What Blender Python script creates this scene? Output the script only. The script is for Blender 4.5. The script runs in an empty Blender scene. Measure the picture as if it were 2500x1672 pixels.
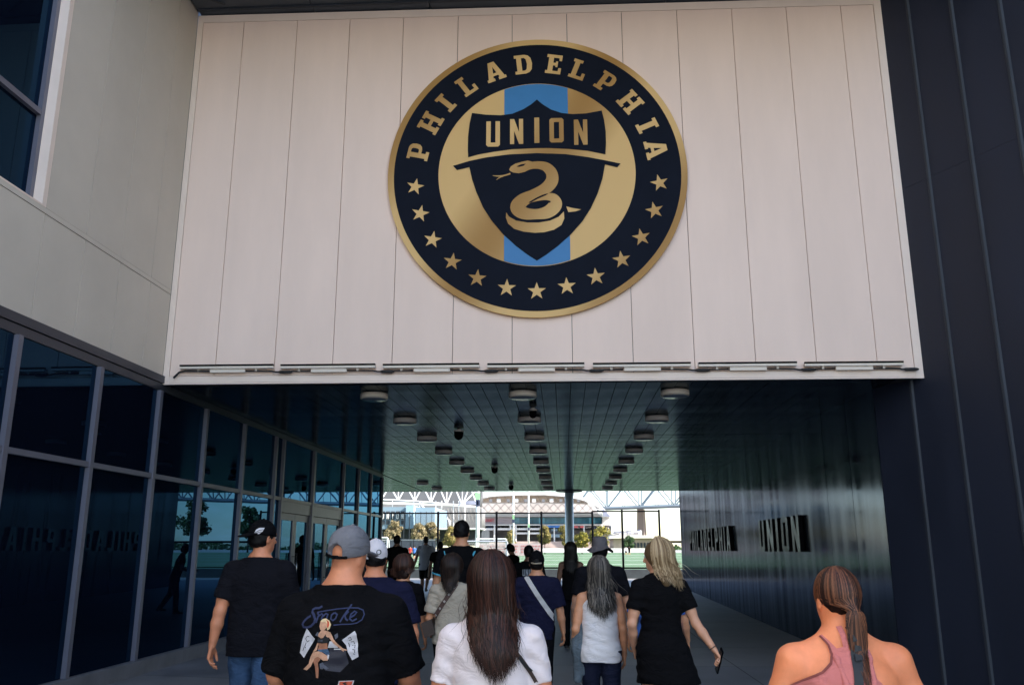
import bpy, bmesh, math, random
import numpy as np
from mathutils import Vector, Matrix, geometry
from mathutils.bvhtree import BVHTree

# ------------------------------------------------------------------ camera, sky, sun, exposure
scene = bpy.context.scene
COL = scene.collection
EYE = 1.62
FPX, CX, CY = 2073.0, 1250.0, 836.0            # focal length and centre in photograph pixels
PITCH = math.atan(504 / FPX)
YAW = math.atan(128 * math.cos(PITCH) / FPX)
cam_data = bpy.data.cameras.new('camera')
cam = bpy.data.objects.new('camera', cam_data)
COL.objects.link(cam)
cam.location = (0, 0, EYE)
cam.rotation_euler = (math.pi / 2 + PITCH, 0, YAW)
cam_data.sensor_width = 36.0
cam_data.lens = 36.0 * FPX / 2500.0
cam_data.clip_start = 0.05
cam_data.clip_end = 9000
scene.camera = cam

SUN = Vector((0.86, -0.30, 0.64)).normalized()
world = bpy.data.worlds.new('World')
scene.world = world
world.use_nodes = True
nt = world.node_tree
nt.nodes.clear()
w_out = nt.nodes.new('ShaderNodeOutputWorld')
w_bg = nt.nodes.new('ShaderNodeBackground')
w_sky = nt.nodes.new('ShaderNodeTexSky')
w_sky.sky_type = 'NISHITA'
w_sky.sun_disc = False
w_sky.sun_elevation = math.asin(SUN.z)
w_sky.sun_rotation = math.atan2(SUN.x, SUN.y)
w_sky.air_density = 1.0
w_sky.dust_density = 0.7
w_sky.ozone_density = 1.0
w_bg.inputs['Strength'].default_value = 0.12
# thin fair-weather clouds, the same all round the sky
w_tc = nt.nodes.new('ShaderNodeTexCoord')
w_map = nt.nodes.new('ShaderNodeMapping')
w_map.inputs['Scale'].default_value = (1.6, 1.6, 5.5)
w_noise = nt.nodes.new('ShaderNodeTexNoise')
w_noise.inputs['Scale'].default_value = 2.6
w_noise.inputs['Detail'].default_value = 7
w_noise.inputs['Roughness'].default_value = 0.58
w_ramp = nt.nodes.new('ShaderNodeValToRGB')
w_ramp.color_ramp.elements[0].position = 0.54
w_ramp.color_ramp.elements[1].position = 0.76
w_ramp.color_ramp.elements[1].color = (0.8, 0.8, 0.8, 1)
w_mix = nt.nodes.new('ShaderNodeMixRGB')
w_mix.inputs['Color2'].default_value = (7.5, 7.4, 7.3, 1)
nt.links.new(w_tc.outputs['Generated'], w_map.inputs['Vector'])
nt.links.new(w_map.outputs['Vector'], w_noise.inputs['Vector'])
nt.links.new(w_noise.outputs['Fac'], w_ramp.inputs['Fac'])
nt.links.new(w_ramp.outputs['Color'], w_mix.inputs['Fac'])
nt.links.new(w_sky.outputs['Color'], w_mix.inputs['Color1'])
nt.links.new(w_mix.outputs['Color'], w_bg.inputs['Color'])
nt.links.new(w_bg.outputs['Background'], w_out.inputs['Surface'])

sun_data = bpy.data.lights.new('sun', 'SUN')
sun_data.energy = 4.4
sun_data.angle = math.radians(0.53)
sun_data.color = (1.0, 0.94, 0.86)
sun = bpy.data.objects.new('sun', sun_data)
COL.objects.link(sun)
sun.rotation_euler = (-SUN).to_track_quat('-Z', 'Y').to_euler()

vs = scene.view_settings
vs.view_transform = 'Standard'
vs.look = 'None'
vs.exposure = 2.0
vs.gamma = 1.0
vs.use_curve_mapping = False
scene.cycles.max_bounces = 10
scene.cycles.diffuse_bounces = 5
scene.cycles.glossy_bounces = 5
scene.cycles.sample_clamp_indirect = 6.0

# ------------------------------------------------------------------ pixel of the photograph -> ray -> point in the place
def ray(x, y):
    d = np.array([(x - CX) / FPX, 1.0, -(y - CY) / FPX])
    c, s = math.cos(PITCH), math.sin(PITCH)
    r = np.array([d[0], d[1] * c - d[2] * s, d[1] * s + d[2] * c])
    c, s = math.cos(YAW), math.sin(YAW)
    return np.array([r[0] * c - r[1] * s, r[0] * s + r[1] * c, r[2]])
CAM = np.array([0, 0, EYE])
def on_y(x, y, Y):
    r = ray(x, y); return CAM + r * (Y / r[1])
def on_x(x, y, X):
    r = ray(x, y); return CAM + r * (X / r[0])
def on_z(x, y, Z):
    r = ray(x, y); return CAM + r * ((Z - EYE) / r[2])

# ------------------------------------------------------------------ object helpers
BASE = {}
def tag(o, label=None, cat=None, group=None, kind=None):
    if label: o['label'] = label
    if cat: o['category'] = cat
    if group: o['group'] = group
    if kind: o['kind'] = kind
    return o
def thing(name, label, cat, loc=(0, 0, 0), group=None, rz=0.0):
    o = bpy.data.objects.new(name, None)
    o.empty_display_size = 0.2
    COL.objects.link(o)
    o.location = loc
    o.rotation_euler = (0, 0, rz)
    tag(o, label, cat, group)
    BASE[o.name] = Vector(loc)
    return o
def link(name, me, mat, parent=None, local=False):
    """Links a mesh. World-coordinate meshes are moved into the parent's frame unless local."""
    o = bpy.data.objects.new(name, me)
    COL.objects.link(o)
    if mat is not None and len(me.materials) == 0:
        me.materials.append(mat)
    if parent is not None:
        o.parent = parent
        b = BASE[parent.name]
        if not local and b.length > 0:
            me.transform(Matrix.Translation(-b))
        BASE[o.name] = b
    else:
        BASE[o.name] = Vector((0, 0, 0))
    return o
class MB:
    def __init__(s): s.v = []; s.f = []
    def add(s, V, F):
        n = len(s.v)
        s.v += [tuple(float(c) for c in p) for p in V]
        s.f += [tuple(i + n for i in f) for f in F]
        return s
    def box(s, x0, x1, y0, y1, z0, z1):
        return s.add([(x0, y0, z0), (x1, y0, z0), (x1, y1, z0), (x0, y1, z0), (x0, y0, z1), (x1, y0, z1), (x1, y1, z1), (x0, y1, z1)],
                     [(0, 3, 2, 1), (4, 5, 6, 7), (0, 1, 5, 4), (1, 2, 6, 5), (2, 3, 7, 6), (3, 0, 4, 7)])
    def cbox(s, c, ux, uy, uz):
        c, ux, uy, uz = map(np.array, (c, ux, uy, uz))
        P = [c + a * ux + b * uy + d * uz for d in (-1, 1) for a, b in ((-1, -1), (1, -1), (1, 1), (-1, 1))]
        return s.add(P, [(0, 3, 2, 1), (4, 5, 6, 7), (0, 1, 5, 4), (1, 2, 6, 5), (2, 3, 7, 6), (3, 0, 4, 7)])
    def quad(s, a, b, c, d): return s.add([a, b, c, d], [(0, 1, 2, 3)])
    def tube(s, pts, rads, n=8, cap=True):
        pts = [Vector(p) for p in pts]
        if not hasattr(rads, '__len__'): rads = [rads] * len(pts)
        V = []; F = []
        up = None
        for i, p in enumerate(pts):
            t = (pts[min(i + 1, len(pts) - 1)] - pts[max(i - 1, 0)]).normalized()
            if up is None:
                up = Vector((0, 0, 1)) if abs(t.z) < 0.9 else Vector((1, 0, 0))
            a = t.cross(up).normalized(); b = t.cross(a).normalized()
            up = -b if b.length > 0 else up
            up = a.cross(t)
            for k in range(n):
                w = 2 * math.pi * k / n
                V.append(p + float(rads[i]) * (math.cos(w) * a + math.sin(w) * b))
        for i in range(len(pts) - 1):
            for k in range(n):
                F.append((i * n + k, i * n + (k + 1) % n, (i + 1) * n + (k + 1) % n, (i + 1) * n + k))
        if cap:
            F.append(tuple(range(n - 1, -1, -1))); F.append(tuple((len(pts) - 1) * n + k for k in range(n)))
        return s.add(V, F)
    def lathe(s, prof, c, n=24):
        """prof: (radius, z) pairs, spun about a vertical axis through c."""
        V = []; F = []
        for r, z in prof:
            for k in range(n):
                w = 2 * math.pi * k / n
                V.append((c[0] + r * math.cos(w), c[1] + r * math.sin(w), c[2] + z))
        for i in range(len(prof) - 1):
            for k in range(n):
                F.append((i * n + k, i * n + (k + 1) % n, (i + 1) * n + (k + 1) % n, (i + 1) * n + k))
        F.append(tuple(range(n - 1, -1, -1))); F.append(tuple((len(prof) - 1) * n + k for k in range(n)))
        return s.add(V, F)
    def mesh(s, name, smooth=False):
        me = bpy.data.meshes.new(name)
        me.from_pydata(s.v, [], s.f)
        me.update()
        if smooth: me.shade_smooth()
        return me
    def obj(s, name, mat, parent=None, smooth=False, local=False):
        me = s.mesh(name, smooth)
        bm = bmesh.new(); bm.from_mesh(me)
        bmesh.ops.recalc_face_normals(bm, faces=bm.faces)
        bm.to_mesh(me); bm.free()
        return link(name, me, mat, parent, local)
def structure(o): return tag(o, kind='structure')

# ------------------------------------------------------------------ materials
MATS = {}
def mat(name, col, rough=0.6, metal=0.0, var=0.0, vscale=3.0, bump=0.0, bscale=40.0, spec=0.5, stretch=(1, 1, 1), rvar=0.0, emit=None, coat=0.0, wrinkle=0.0):
    """Procedural Principled material: base colour with noise variation, roughness variation and fine bump."""
    if name in MATS: return MATS[name]
    m = bpy.data.materials.new(name); m.use_nodes = True
    t = m.node_tree; b = t.nodes['Principled BSDF']
    b.inputs['Base Color'].default_value = (*col, 1)
    b.inputs['Roughness'].default_value = rough
    b.inputs['Metallic'].default_value = metal
    b.inputs['Specular IOR Level'].default_value = spec
    b.inputs['Coat Weight'].default_value = coat
    tc = t.nodes.new('ShaderNodeTexCoord')
    mp = t.nodes.new('ShaderNodeMapping'); mp.inputs['Scale'].default_value = stretch
    t.links.new(tc.outputs['Object'], mp.inputs['Vector'])
    if var > 0 or rvar > 0:
        n = t.nodes.new('ShaderNodeTexNoise'); n.inputs['Scale'].default_value = vscale
        n.inputs['Detail'].default_value = 6; n.inputs['Roughness'].default_value = 0.6
        t.links.new(mp.outputs['Vector'], n.inputs['Vector'])
    if var > 0:
        r = t.nodes.new('ShaderNodeMapRange')
        r.inputs['From Min'].default_value = 0.3; r.inputs['From Max'].default_value = 0.7
        r.inputs['To Min'].default_value = 1 - var; r.inputs['To Max'].default_value = 1 + var
        t.links.new(n.outputs['Fac'], r.inputs['Value'])
        mx = t.nodes.new('ShaderNodeMixRGB'); mx.blend_type = 'MULTIPLY'; mx.inputs['Fac'].default_value = 1
        mx.inputs['Color1'].default_value = (*col, 1)
        t.links.new(r.outputs['Result'], mx.inputs['Color2'])
        t.links.new(mx.outputs['Color'], b.inputs['Base Color'])
    if rvar > 0:
        r2 = t.nodes.new('ShaderNodeMapRange')
        r2.inputs['From Min'].default_value = 0.3; r2.inputs['From Max'].default_value = 0.7
        r2.inputs['To Min'].default_value = max(0.02, rough - rvar); r2.inputs['To Max'].default_value = min(1, rough + rvar)
        t.links.new(n.outputs['Fac'], r2.inputs['Value'])
        t.links.new(r2.outputs['Result'], b.inputs['Roughness'])
    if bump > 0:
        n2 = t.nodes.new('ShaderNodeTexNoise'); n2.inputs['Scale'].default_value = bscale; n2.inputs['Detail'].default_value = 4
        t.links.new(mp.outputs['Vector'], n2.inputs['Vector'])
        bp = t.nodes.new('ShaderNodeBump'); bp.inputs['Strength'].default_value = bump; bp.inputs['Distance'].default_value = 0.02
        t.links.new(n2.outputs['Fac'], bp.inputs['Height'])
        t.links.new(bp.outputs['Normal'], b.inputs['Normal'])
    if wrinkle > 0:
        n3 = t.nodes.new('ShaderNodeTexNoise'); n3.inputs['Scale'].default_value = 11; n3.inputs['Detail'].default_value = 2.5; n3.inputs['Distortion'].default_value = 1.6
        mp3 = t.nodes.new('ShaderNodeMapping'); mp3.inputs['Scale'].default_value = (0.75, 0.75, 1.35); mp3.inputs['Rotation'].default_value = (0.2, 0.5, 0)
        t.links.new(tc.outputs['Object'], mp3.inputs['Vector']); t.links.new(mp3.outputs['Vector'], n3.inputs['Vector'])
        bp3 = t.nodes.new('ShaderNodeBump'); bp3.inputs['Strength'].default_value = wrinkle; bp3.inputs['Distance'].default_value = 0.05
        t.links.new(n3.outputs['Fac'], bp3.inputs['Height'])
        if bump > 0: t.links.new(bp3.outputs['Normal'], bp.inputs['Normal'])
        else: t.links.new(bp3.outputs['Normal'], b.inputs['Normal'])
    if emit:
        b.inputs['Emission Color'].default_value = (*emit[0], 1); b.inputs['Emission Strength'].default_value = emit[1]
    MATS[name] = m
    return m

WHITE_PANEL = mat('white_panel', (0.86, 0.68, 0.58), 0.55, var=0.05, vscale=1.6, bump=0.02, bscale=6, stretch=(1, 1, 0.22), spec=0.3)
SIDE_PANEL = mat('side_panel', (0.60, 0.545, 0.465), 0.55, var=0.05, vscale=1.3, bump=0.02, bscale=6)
JOINT = mat('joint_black', (0.02, 0.02, 0.022), 0.8)
TRIM_WHITE = mat('trim_white', (0.83, 0.69, 0.59), 0.5, var=0.03)
FRAME_GREY = mat('mullion_metal', (0.15, 0.15, 0.185), 0.45, 0.2, var=0.05)
FRAME_DARK = mat('frame_dark', (0.045, 0.048, 0.065), 0.4, 0.4)
DARK_METAL = mat('dark_cladding', (0.0085, 0.0135, 0.030), 0.6, 0.0, var=0.18, vscale=1.1, stretch=(1, 1, 0.35), rvar=0.08)
RIB_METAL = mat('cladding_rib', (0.024, 0.031, 0.043), 0.7, 0.0, var=0.25, vscale=2.5, stretch=(1, 1, 0.4))
def sheen_mat(name, diff, gloss, rough, f0, f90, vscale, stretch, rvar, bump=0.0):
    """Painted metal: dark diffuse under a clear reflection that grows towards grazing but stays moderate."""
    m = bpy.data.materials.new(name); m.use_nodes = True; t = m.node_tree; t.nodes.clear()
    out = t.nodes.new('ShaderNodeOutputMaterial'); mx = t.nodes.new('ShaderNodeMixShader')
    d = t.nodes.new('ShaderNodeBsdfDiffuse'); d.inputs['Color'].default_value = (*diff, 1)
    g = t.nodes.new('ShaderNodeBsdfGlossy'); g.inputs['Color'].default_value = (*gloss, 1)
    lw = t.nodes.new('ShaderNodeLayerWeight'); lw.inputs['Blend'].default_value = 0.5
    pw_ = t.nodes.new('ShaderNodeMath'); pw_.operation = 'POWER'; pw_.inputs[1].default_value = 3.0
    mr = t.nodes.new('ShaderNodeMapRange'); mr.inputs['To Min'].default_value = f0; mr.inputs['To Max'].default_value = f90
    tc = t.nodes.new('ShaderNodeTexCoord'); mp = t.nodes.new('ShaderNodeMapping'); mp.inputs['Scale'].default_value = stretch
    n = t.nodes.new('ShaderNodeTexNoise'); n.inputs['Scale'].default_value = vscale; n.inputs['Detail'].default_value = 5
    r2 = t.nodes.new('ShaderNodeMapRange'); r2.inputs['From Min'].default_value = .3; r2.inputs['From Max'].default_value = .7
    r2.inputs['To Min'].default_value = max(.02, rough - rvar); r2.inputs['To Max'].default_value = rough + rvar
    L = t.links.new
    L(tc.outputs['Object'], mp.inputs['Vector']); L(mp.outputs['Vector'], n.inputs['Vector']); L(n.outputs['Fac'], r2.inputs['Value']); L(r2.outputs['Result'], g.inputs['Roughness'])
    L(lw.outputs['Facing'], pw_.inputs[0]); L(pw_.outputs['Value'], mr.inputs['Value'])
    st_ = t.nodes.new('ShaderNodeMapRange'); st_.inputs['From Min'].default_value = .3; st_.inputs['From Max'].default_value = .7; st_.inputs['To Min'].default_value = .6; st_.inputs['To Max'].default_value = 1.4
    ml = t.nodes.new('ShaderNodeMath'); ml.operation = 'MULTIPLY'
    L(n.outputs['Fac'], st_.inputs['Value']); L(st_.outputs['Result'], ml.inputs[0]); L(mr.outputs['Result'], ml.inputs[1])
    L(ml.outputs['Value'], mx.inputs['Fac']); L(d.outputs['BSDF'], mx.inputs[1]); L(g.outputs['BSDF'], mx.inputs[2]); L(mx.outputs['Shader'], out.inputs['Surface'])
    if bump:
        bp = t.nodes.new('ShaderNodeBump'); bp.inputs['Strength'].default_value = bump; bp.inputs['Distance'].default_value = .02
        L(n.outputs['Fac'], bp.inputs['Height']); L(bp.outputs['Normal'], g.inputs['Normal'])
    return m
TUNNEL_METAL = sheen_mat('passage_cladding', (0.012, 0.015, 0.024), (0.66, 0.76, 0.95), 0.12, 0.05, 0.25, 3.2, (1, 1, 0.05), 0.06, 0.01)
PLANK = sheen_mat('ceiling_plank', (0.016, 0.019, 0.027), (0.80, 0.92, 0.95), 0.19, 0.04, 0.33, 1.6, (1, 1, 1), 0.04)
CONCRETE = mat('concrete', (0.2, 0.2, 0.2), 0.75, var=0.22, vscale=1.7, bump=0.15, bscale=60)
CONCRETE_DARK = mat('kerb_concrete', (0.16, 0.16, 0.17), 0.8, var=0.2, vscale=2.5, bump=0.2, bscale=50)
BLACK = mat('black_metal', (0.003, 0.003, 0.004), 0.8, 0.0, spec=0.03)
RUBBER = mat('black_rubber', (0.015, 0.015, 0.016), 0.6)
LAMP_WHITE = mat('lamp_housing', (0.74, 0.66, 0.57), 0.45, var=0.05)
NAVY = mat('navy_vinyl', (0.006, 0.009, 0.018), 0.75, var=0.1, spec=0.12)
SKYBLUE = mat('blue_vinyl', (0.03, 0.19, 0.44), 0.5, var=0.05)
LETTER_DARK = mat('letter_metal', (0.007, 0.007, 0.009), 0.8, 0.0, spec=0.03)

def glass_mat():
    m = bpy.data.materials.new('tinted_glass'); m.use_nodes = True
    t = m.node_tree; t.nodes.clear()
    out = t.nodes.new('ShaderNodeOutputMaterial'); mix = t.nodes.new('ShaderNodeMixShader')
    fr = t.nodes.new('ShaderNodeFresnel'); fr.inputs['IOR'].default_value = 1.45
    d = t.nodes.new('ShaderNodeBsdfDiffuse'); d.inputs['Color'].default_value = (0.003, 0.005, 0.012, 1)
    g = t.nodes.new('ShaderNodeBsdfGlossy'); g.inputs['Color'].default_value = (0.15, 0.43, 0.78, 1); g.inputs['Roughness'].default_value = 0.0
    n = t.nodes.new('ShaderNodeTexNoise'); n.inputs['Scale'].default_value = 0.55; n.inputs['Detail'].default_value = 1
    tc = t.nodes.new('ShaderNodeTexCoord'); t.links.new(tc.outputs['Object'], n.inputs['Vector'])
    bp = t.nodes.new('ShaderNodeBump'); bp.inputs['Strength'].default_value = 0.02; bp.inputs['Distance'].default_value = 0.05
    t.links.new(n.outputs['Fac'], bp.inputs['Height']); t.links.new(bp.outputs['Normal'], g.inputs['Normal'])
    t.links.new(fr.outputs['Fac'], mix.inputs['Fac']); t.links.new(d.outputs['BSDF'], mix.inputs[1]); t.links.new(g.outputs['BSDF'], mix.inputs[2])
    t.links.new(mix.outputs['Shader'], out.inputs['Surface'])
    return m
GLASS = glass_mat()

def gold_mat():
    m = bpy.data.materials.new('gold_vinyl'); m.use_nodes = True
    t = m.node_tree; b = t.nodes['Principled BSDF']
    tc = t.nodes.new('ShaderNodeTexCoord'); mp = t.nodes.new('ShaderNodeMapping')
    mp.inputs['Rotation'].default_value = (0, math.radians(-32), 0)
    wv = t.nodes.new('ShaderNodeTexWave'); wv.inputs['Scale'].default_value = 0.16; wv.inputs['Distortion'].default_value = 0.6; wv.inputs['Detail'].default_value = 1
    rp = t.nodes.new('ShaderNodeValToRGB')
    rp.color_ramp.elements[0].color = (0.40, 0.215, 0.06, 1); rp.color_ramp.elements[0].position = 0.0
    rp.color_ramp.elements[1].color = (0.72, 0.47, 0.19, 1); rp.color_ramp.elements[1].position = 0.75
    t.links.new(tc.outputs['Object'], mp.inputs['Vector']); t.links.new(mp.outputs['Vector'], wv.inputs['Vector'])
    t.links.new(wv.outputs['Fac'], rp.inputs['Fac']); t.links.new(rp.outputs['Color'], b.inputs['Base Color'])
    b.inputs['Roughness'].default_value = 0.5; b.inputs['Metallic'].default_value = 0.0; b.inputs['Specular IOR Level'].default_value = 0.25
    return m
GOLD = gold_mat()

# ------------------------------------------------------------------ flat solids with holes (letters, emblem pieces)
def poly_mesh(name, loops, thick, M):
    """Extrudes 2-D loops (holes allowed) by thick and places them with the 4x4 matrix M (x, y in plane, z out)."""
    cu = bpy.data.curves.new(name, 'CURVE'); cu.dimensions = '2D'; cu.fill_mode = 'BOTH'; cu.extrude = thick / 2
    for L in loops:
        sp = cu.splines.new('POLY'); sp.points.add(len(L) - 1)
        for q, (x, y) in zip(sp.points, L): q.co = (x, y, 0, 1)
        sp.use_cyclic_u = True
    tmp = bpy.data.objects.new(name, cu)
    me = bpy.data.meshes.new_from_object(tmp)
    bpy.data.objects.remove(tmp); bpy.data.curves.remove(cu)
    me.name = name
    me.transform(M @ Matrix.Translation((0, 0, thick / 2)))
    return me
def stroke_loop(pts):
    """Outline of a polyline of (x, y, half width), smoothed with Catmull-Rom."""
    P = [np.array(p, float) for p in pts]
    S = []
    for i in range(len(P) - 1):
        p0, p1, p2, p3 = P[max(i - 1, 0)], P[i], P[i + 1], P[min(i + 2, len(P) - 1)]
        for k in range(6):
            u = k / 6
            S.append(0.5 * ((2 * p1) + (p2 - p0) * u + (2 * p0 - 5 * p1 + 4 * p2 - p3) * u * u + (3 * p1 - p0 - 3 * p2 + p3) * u ** 3))
    S.append(P[-1])
    L = []; R = []
    for i, p in enumerate(S):
        t = S[min(i + 1, len(S) - 1)][:2] - S[max(i - 1, 0)][:2]
        t = t / (np.linalg.norm(t) + 1e-9); n = np.array([-t[1], t[0]])
        L.append(tuple(p[:2] + n * p[2])); R.append(tuple(p[:2] - n * p[2]))
    return L + R[::-1]
SERIF = {
 'I': (.5, [[(0,0),(.5,0),(.5,.16),(.38,.16),(.38,.84),(.5,.84),(.5,1),(0,1),(0,.84),(.12,.84),(.12,.16),(0,.16)]]),
 'H': (.95, [[(0,0),(.42,0),(.42,.15),(.33,.15),(.33,.42),(.62,.42),(.62,.15),(.53,.15),(.53,0),(.95,0),(.95,.15),(.86,.15),(.86,.85),(.95,.85),(.95,1),(.53,1),(.53,.85),(.62,.85),(.62,.58),(.33,.58),(.33,.85),(.42,.85),(.42,1),(0,1),(0,.85),(.09,.85),(.09,.15),(0,.15)]]),
 'L': (.75, [[(0,0),(.75,0),(.75,.36),(.6,.36),(.6,.16),(.34,.16),(.34,.85),(.46,.85),(.46,1),(0,1),(0,.85),(.1,.85),(.1,.15),(0,.15)]]),
 'E': (.75, [[(0,0),(.75,0),(.75,.32),(.62,.32),(.6,.15),(.34,.15),(.34,.44),(.46,.44),(.46,.36),(.56,.36),(.56,.66),(.46,.66),(.46,.58),(.34,.58),(.34,.85),(.6,.85),(.62,.7),(.74,.7),(.74,1),(0,1),(0,.85),(.1,.85),(.1,.15),(0,.15)]]),
 'P': (.8, [[(0,0),(.46,0),(.46,.15),(.34,.15),(.34,.36),(.55,.36),(.68,.4),(.77,.5),(.8,.68),(.77,.86),(.68,.96),(.55,1),(0,1),(0,.85),(.1,.85),(.1,.15),(0,.15)], [(.34,.5),(.5,.5),(.56,.56),(.57,.68),(.56,.8),(.5,.86),(.34,.86)]]),
 'D': (.85, [[(0,0),(.5,0),(.68,.06),(.8,.2),(.85,.5),(.8,.8),(.68,.94),(.5,1),(0,1),(0,.85),(.1,.85),(.1,.15),(0,.15)], [(.34,.16),(.48,.16),(.56,.24),(.6,.5),(.56,.76),(.48,.84),(.34,.84)]]),
 'A': (.95, [[(0,0),(.38,0),(.38,.14),(.32,.14),(.35,.26),(.6,.26),(.63,.14),(.57,.14),(.57,0),(.95,0),(.95,.14),(.88,.14),(.63,1),(.32,1),(.07,.14),(0,.14)], [(.39,.4),(.56,.4),(.475,.76)]]),
}
BLOCK = {
 'U': (.52, [[(0,1),(0,.07),(.07,0),(.45,0),(.52,.07),(.52,1),(.35,1),(.35,.16),(.17,.16),(.17,1)]]),
 'N': (.54, [[(0,0),(.17,0),(.17,.52),(.37,0),(.54,0),(.54,1),(.37,1),(.37,.48),(.17,1),(0,1)]]),
 'I': (.18, [[(0,0),(.18,0),(.18,1),(0,1)]]),
 'O': (.54, [[(.07,0),(.47,0),(.54,.07),(.54,.93),(.47,1),(.07,1),(0,.93),(0,.07)], [(.17,.16),(.17,.84),(.37,.84),(.37,.16)]]),
 'P': (.52, [[(0,0),(.17,0),(.17,.38),(.45,.38),(.52,.45),(.52,.93),(.45,1),(0,1)], [(.17,.53),(.17,.85),(.35,.85),(.35,.53)]]),
 'H': (.54, [[(0,0),(.17,0),(.17,.42),(.37,.42),(.37,0),(.54,0),(.54,1),(.37,1),(.37,.58),(.17,.58),(.17,1),(0,1)]]),
 'L': (.46, [[(0,0),(.46,0),(.46,.16),(.17,.16),(.17,1),(0,1)]]),
 'A': (.56, [[(0,0),(.17,0),(.2,.24),(.36,.24),(.39,0),(.56,0),(.4,1),(.16,1)], [(.22,.38),(.28,.8),(.34,.38)]]),
 'D': (.54, [[(0,0),(.45,0),(.54,.1),(.54,.9),(.45,1),(0,1)], [(.17,.16),(.17,.84),(.37,.84),(.37,.16)]]),
 'E': (.46, [[(0,0),(.46,0),(.46,.16),(.17,.16),(.17,.42),(.4,.42),(.4,.58),(.17,.58),(.17,.84),(.46,.84),(.46,1),(0,1)]]),
 'G': (.54, [[(.07,0),(.54,0),(.54,.52),(.3,.52),(.3,.38),(.37,.38),(.37,.16),(.17,.16),(.17,.84),(.54,.84),(.54,1),(.07,1),(0,.93),(0,.07)]]),
 'T': (.5, [[(.165,0),(.335,0),(.335,.84),(.5,.84),(.5,1),(0,1),(0,.84),(.165,.84)]]),
}
def scaled(loops, sx, sy, ox=0, oy=0): return [[(x * sx + ox, y * sy + oy) for x, y in L] for L in loops]
# ================================================================== THE SETTING: ground and floor
def smooth01(t): t = min(1, max(0, t)); return t * t * (3 - 2 * t)
def floor_z(X, Y):
    z = 0.0
    if Y > 15: z = 0.02 + (Y - 15) * 0.0125
    if Y > 33: z = 0.245
    return z + 0.12 * smooth01((-X - 1.5) / 3.8) * (1 - smooth01((Y - 14) / 12))
def field_z(Y): return 0.66 + 0.42 * smooth01((Y - 43) / 95)

TURF = mat('turf', (0.085, 0.155, 0.075), 0.9, var=0.18, vscale=0.35, bump=0.3, bscale=30)
PLAZA = mat('plaza_paving', (0.30, 0.29, 0.275), 0.85, var=0.15, vscale=0.6)
m = MB()
ys = [-3000, -300, -60, -10, 15, 33, 43.0, 43.4, 70, 100, 140, 300, 1000, 6000]
xs = [-4000, -600, -120, -40, -14, 0, 14, 40, 120, 600, 4000]
def gz(Y): return (floor_z(0, Y) if Y < 43.2 else field_z(Y)) - 0.12
V = [(x, y, gz(y)) for y in ys for x in xs]; n = len(xs)
m.add(V, [(j * n + i, j * n + i + 1, (j + 1) * n + i + 1, (j + 1) * n + i) for j in range(len(ys) - 1) for i in range(n - 1)])
structure(m.obj('ground', PLAZA))

floor = MB()
fx = [-12, -5.33, -3.4, -1.46, 0.48, 2.42, 4.33, 12]
fy = [-14, -8, -2, 2] + [2 + 2.2 * k for k in range(1, 19)] + [42.9]
def floor_patch(mb, x0, x1, y0, y1, drop):
    nx, ny = 3, 2
    P = []
    for j in range(ny + 1):
        for i in range(nx + 1):
            x = x0 + (x1 - x0) * i / nx; y = y0 + (y1 - y0) * j / ny
            P.append((x, y, floor_z(x, y) - drop))
    F = [(j * (nx + 1) + i, j * (nx + 1) + i + 1, (j + 1) * (nx + 1) + i + 1, (j + 1) * (nx + 1) + i) for j in range(ny) for i in range(nx)]
    mb.add(P, F)
for i in range(len(fx) - 1):
    for j in range(len(fy) - 1): floor_patch(floor, fx[i], fx[i + 1], fy[j], fy[j + 1], 0.03)
floor_o = structure(floor.obj('concourse_floor', JOINT))
random.seed(3)
SLAB = [mat('slab_%d' % k, c, 0.62, var=0.32, vscale=1.1, bump=0.12, bscale=55, rvar=0.1) for k, c in enumerate([(.17, .17, .175), (.155, .155, .165), (.185, .18, .18)])]
for i in range(len(fx) - 1):
    for j in range(len(fy) - 1):
        sm = MB(); g = 0.006
        floor_patch(sm, fx[i] + g, fx[i + 1] - g, fy[j] + g, fy[j + 1] - g, 0.0)
        link('paving_slab', sm.mesh('paving_slab'), SLAB[random.randrange(3)], floor_o)

# ================================================================== fascia wall above the passage
FX, FY, FZ, FW, FH = -5.327, 10.845, 3.75, 9.967, 5.58
FROT = math.atan2(0.149, 9.965)
FU = np.array([math.cos(FROT), math.sin(FROT), 0]); FN = np.array([-FU[1], FU[0], 0])
FO = np.array([FX, FY, FZ])
def wall_uv(px, py):
    r = ray(px, py); t = np.dot(FN, FO - CAM) / np.dot(FN, r); p = CAM + r * t
    return float(np.dot(p - FO, FU)), float(p[2] - FZ)
fas = thing('fascia_wall', 'white metal panel wall spanning above the passage, carrying the round emblem', 'wall', (FX, FY, FZ), rz=FROT)
MB().box(0.01, FW - 0.01, 0.035, 0.5, 0.012, FH).obj('backing', JOINT, fas, local=True)
seams = [0.085, 0.70, 1.50, 2.283, 3.078, 3.882, 4.674, 5.47, 6.263, 7.06, 7.847, 8.625, 9.398, 9.86]
for a, b in zip(seams[:-1], seams[1:]):
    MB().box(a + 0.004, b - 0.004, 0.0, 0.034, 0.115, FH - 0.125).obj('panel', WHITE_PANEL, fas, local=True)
MB().box(0, 0.083, -0.004, 0.034, 0.0, FH).obj('edge_trim', TRIM_WHITE, fas, local=True)
MB().box(9.864, FW, -0.004, 0.034, 0.0, FH).obj('edge_trim', TRIM_WHITE, fas, local=True)
MB().box(0.085, 9.862, -0.003, 0.034, 0.025, 0.110).obj('edge_trim', TRIM_WHITE, fas, local=True)
MB().box(0.085, 9.862, -0.010, 0.034, 0.0, 0.020).obj('drip_edge', TRIM_WHITE, fas, local=True)
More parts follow.
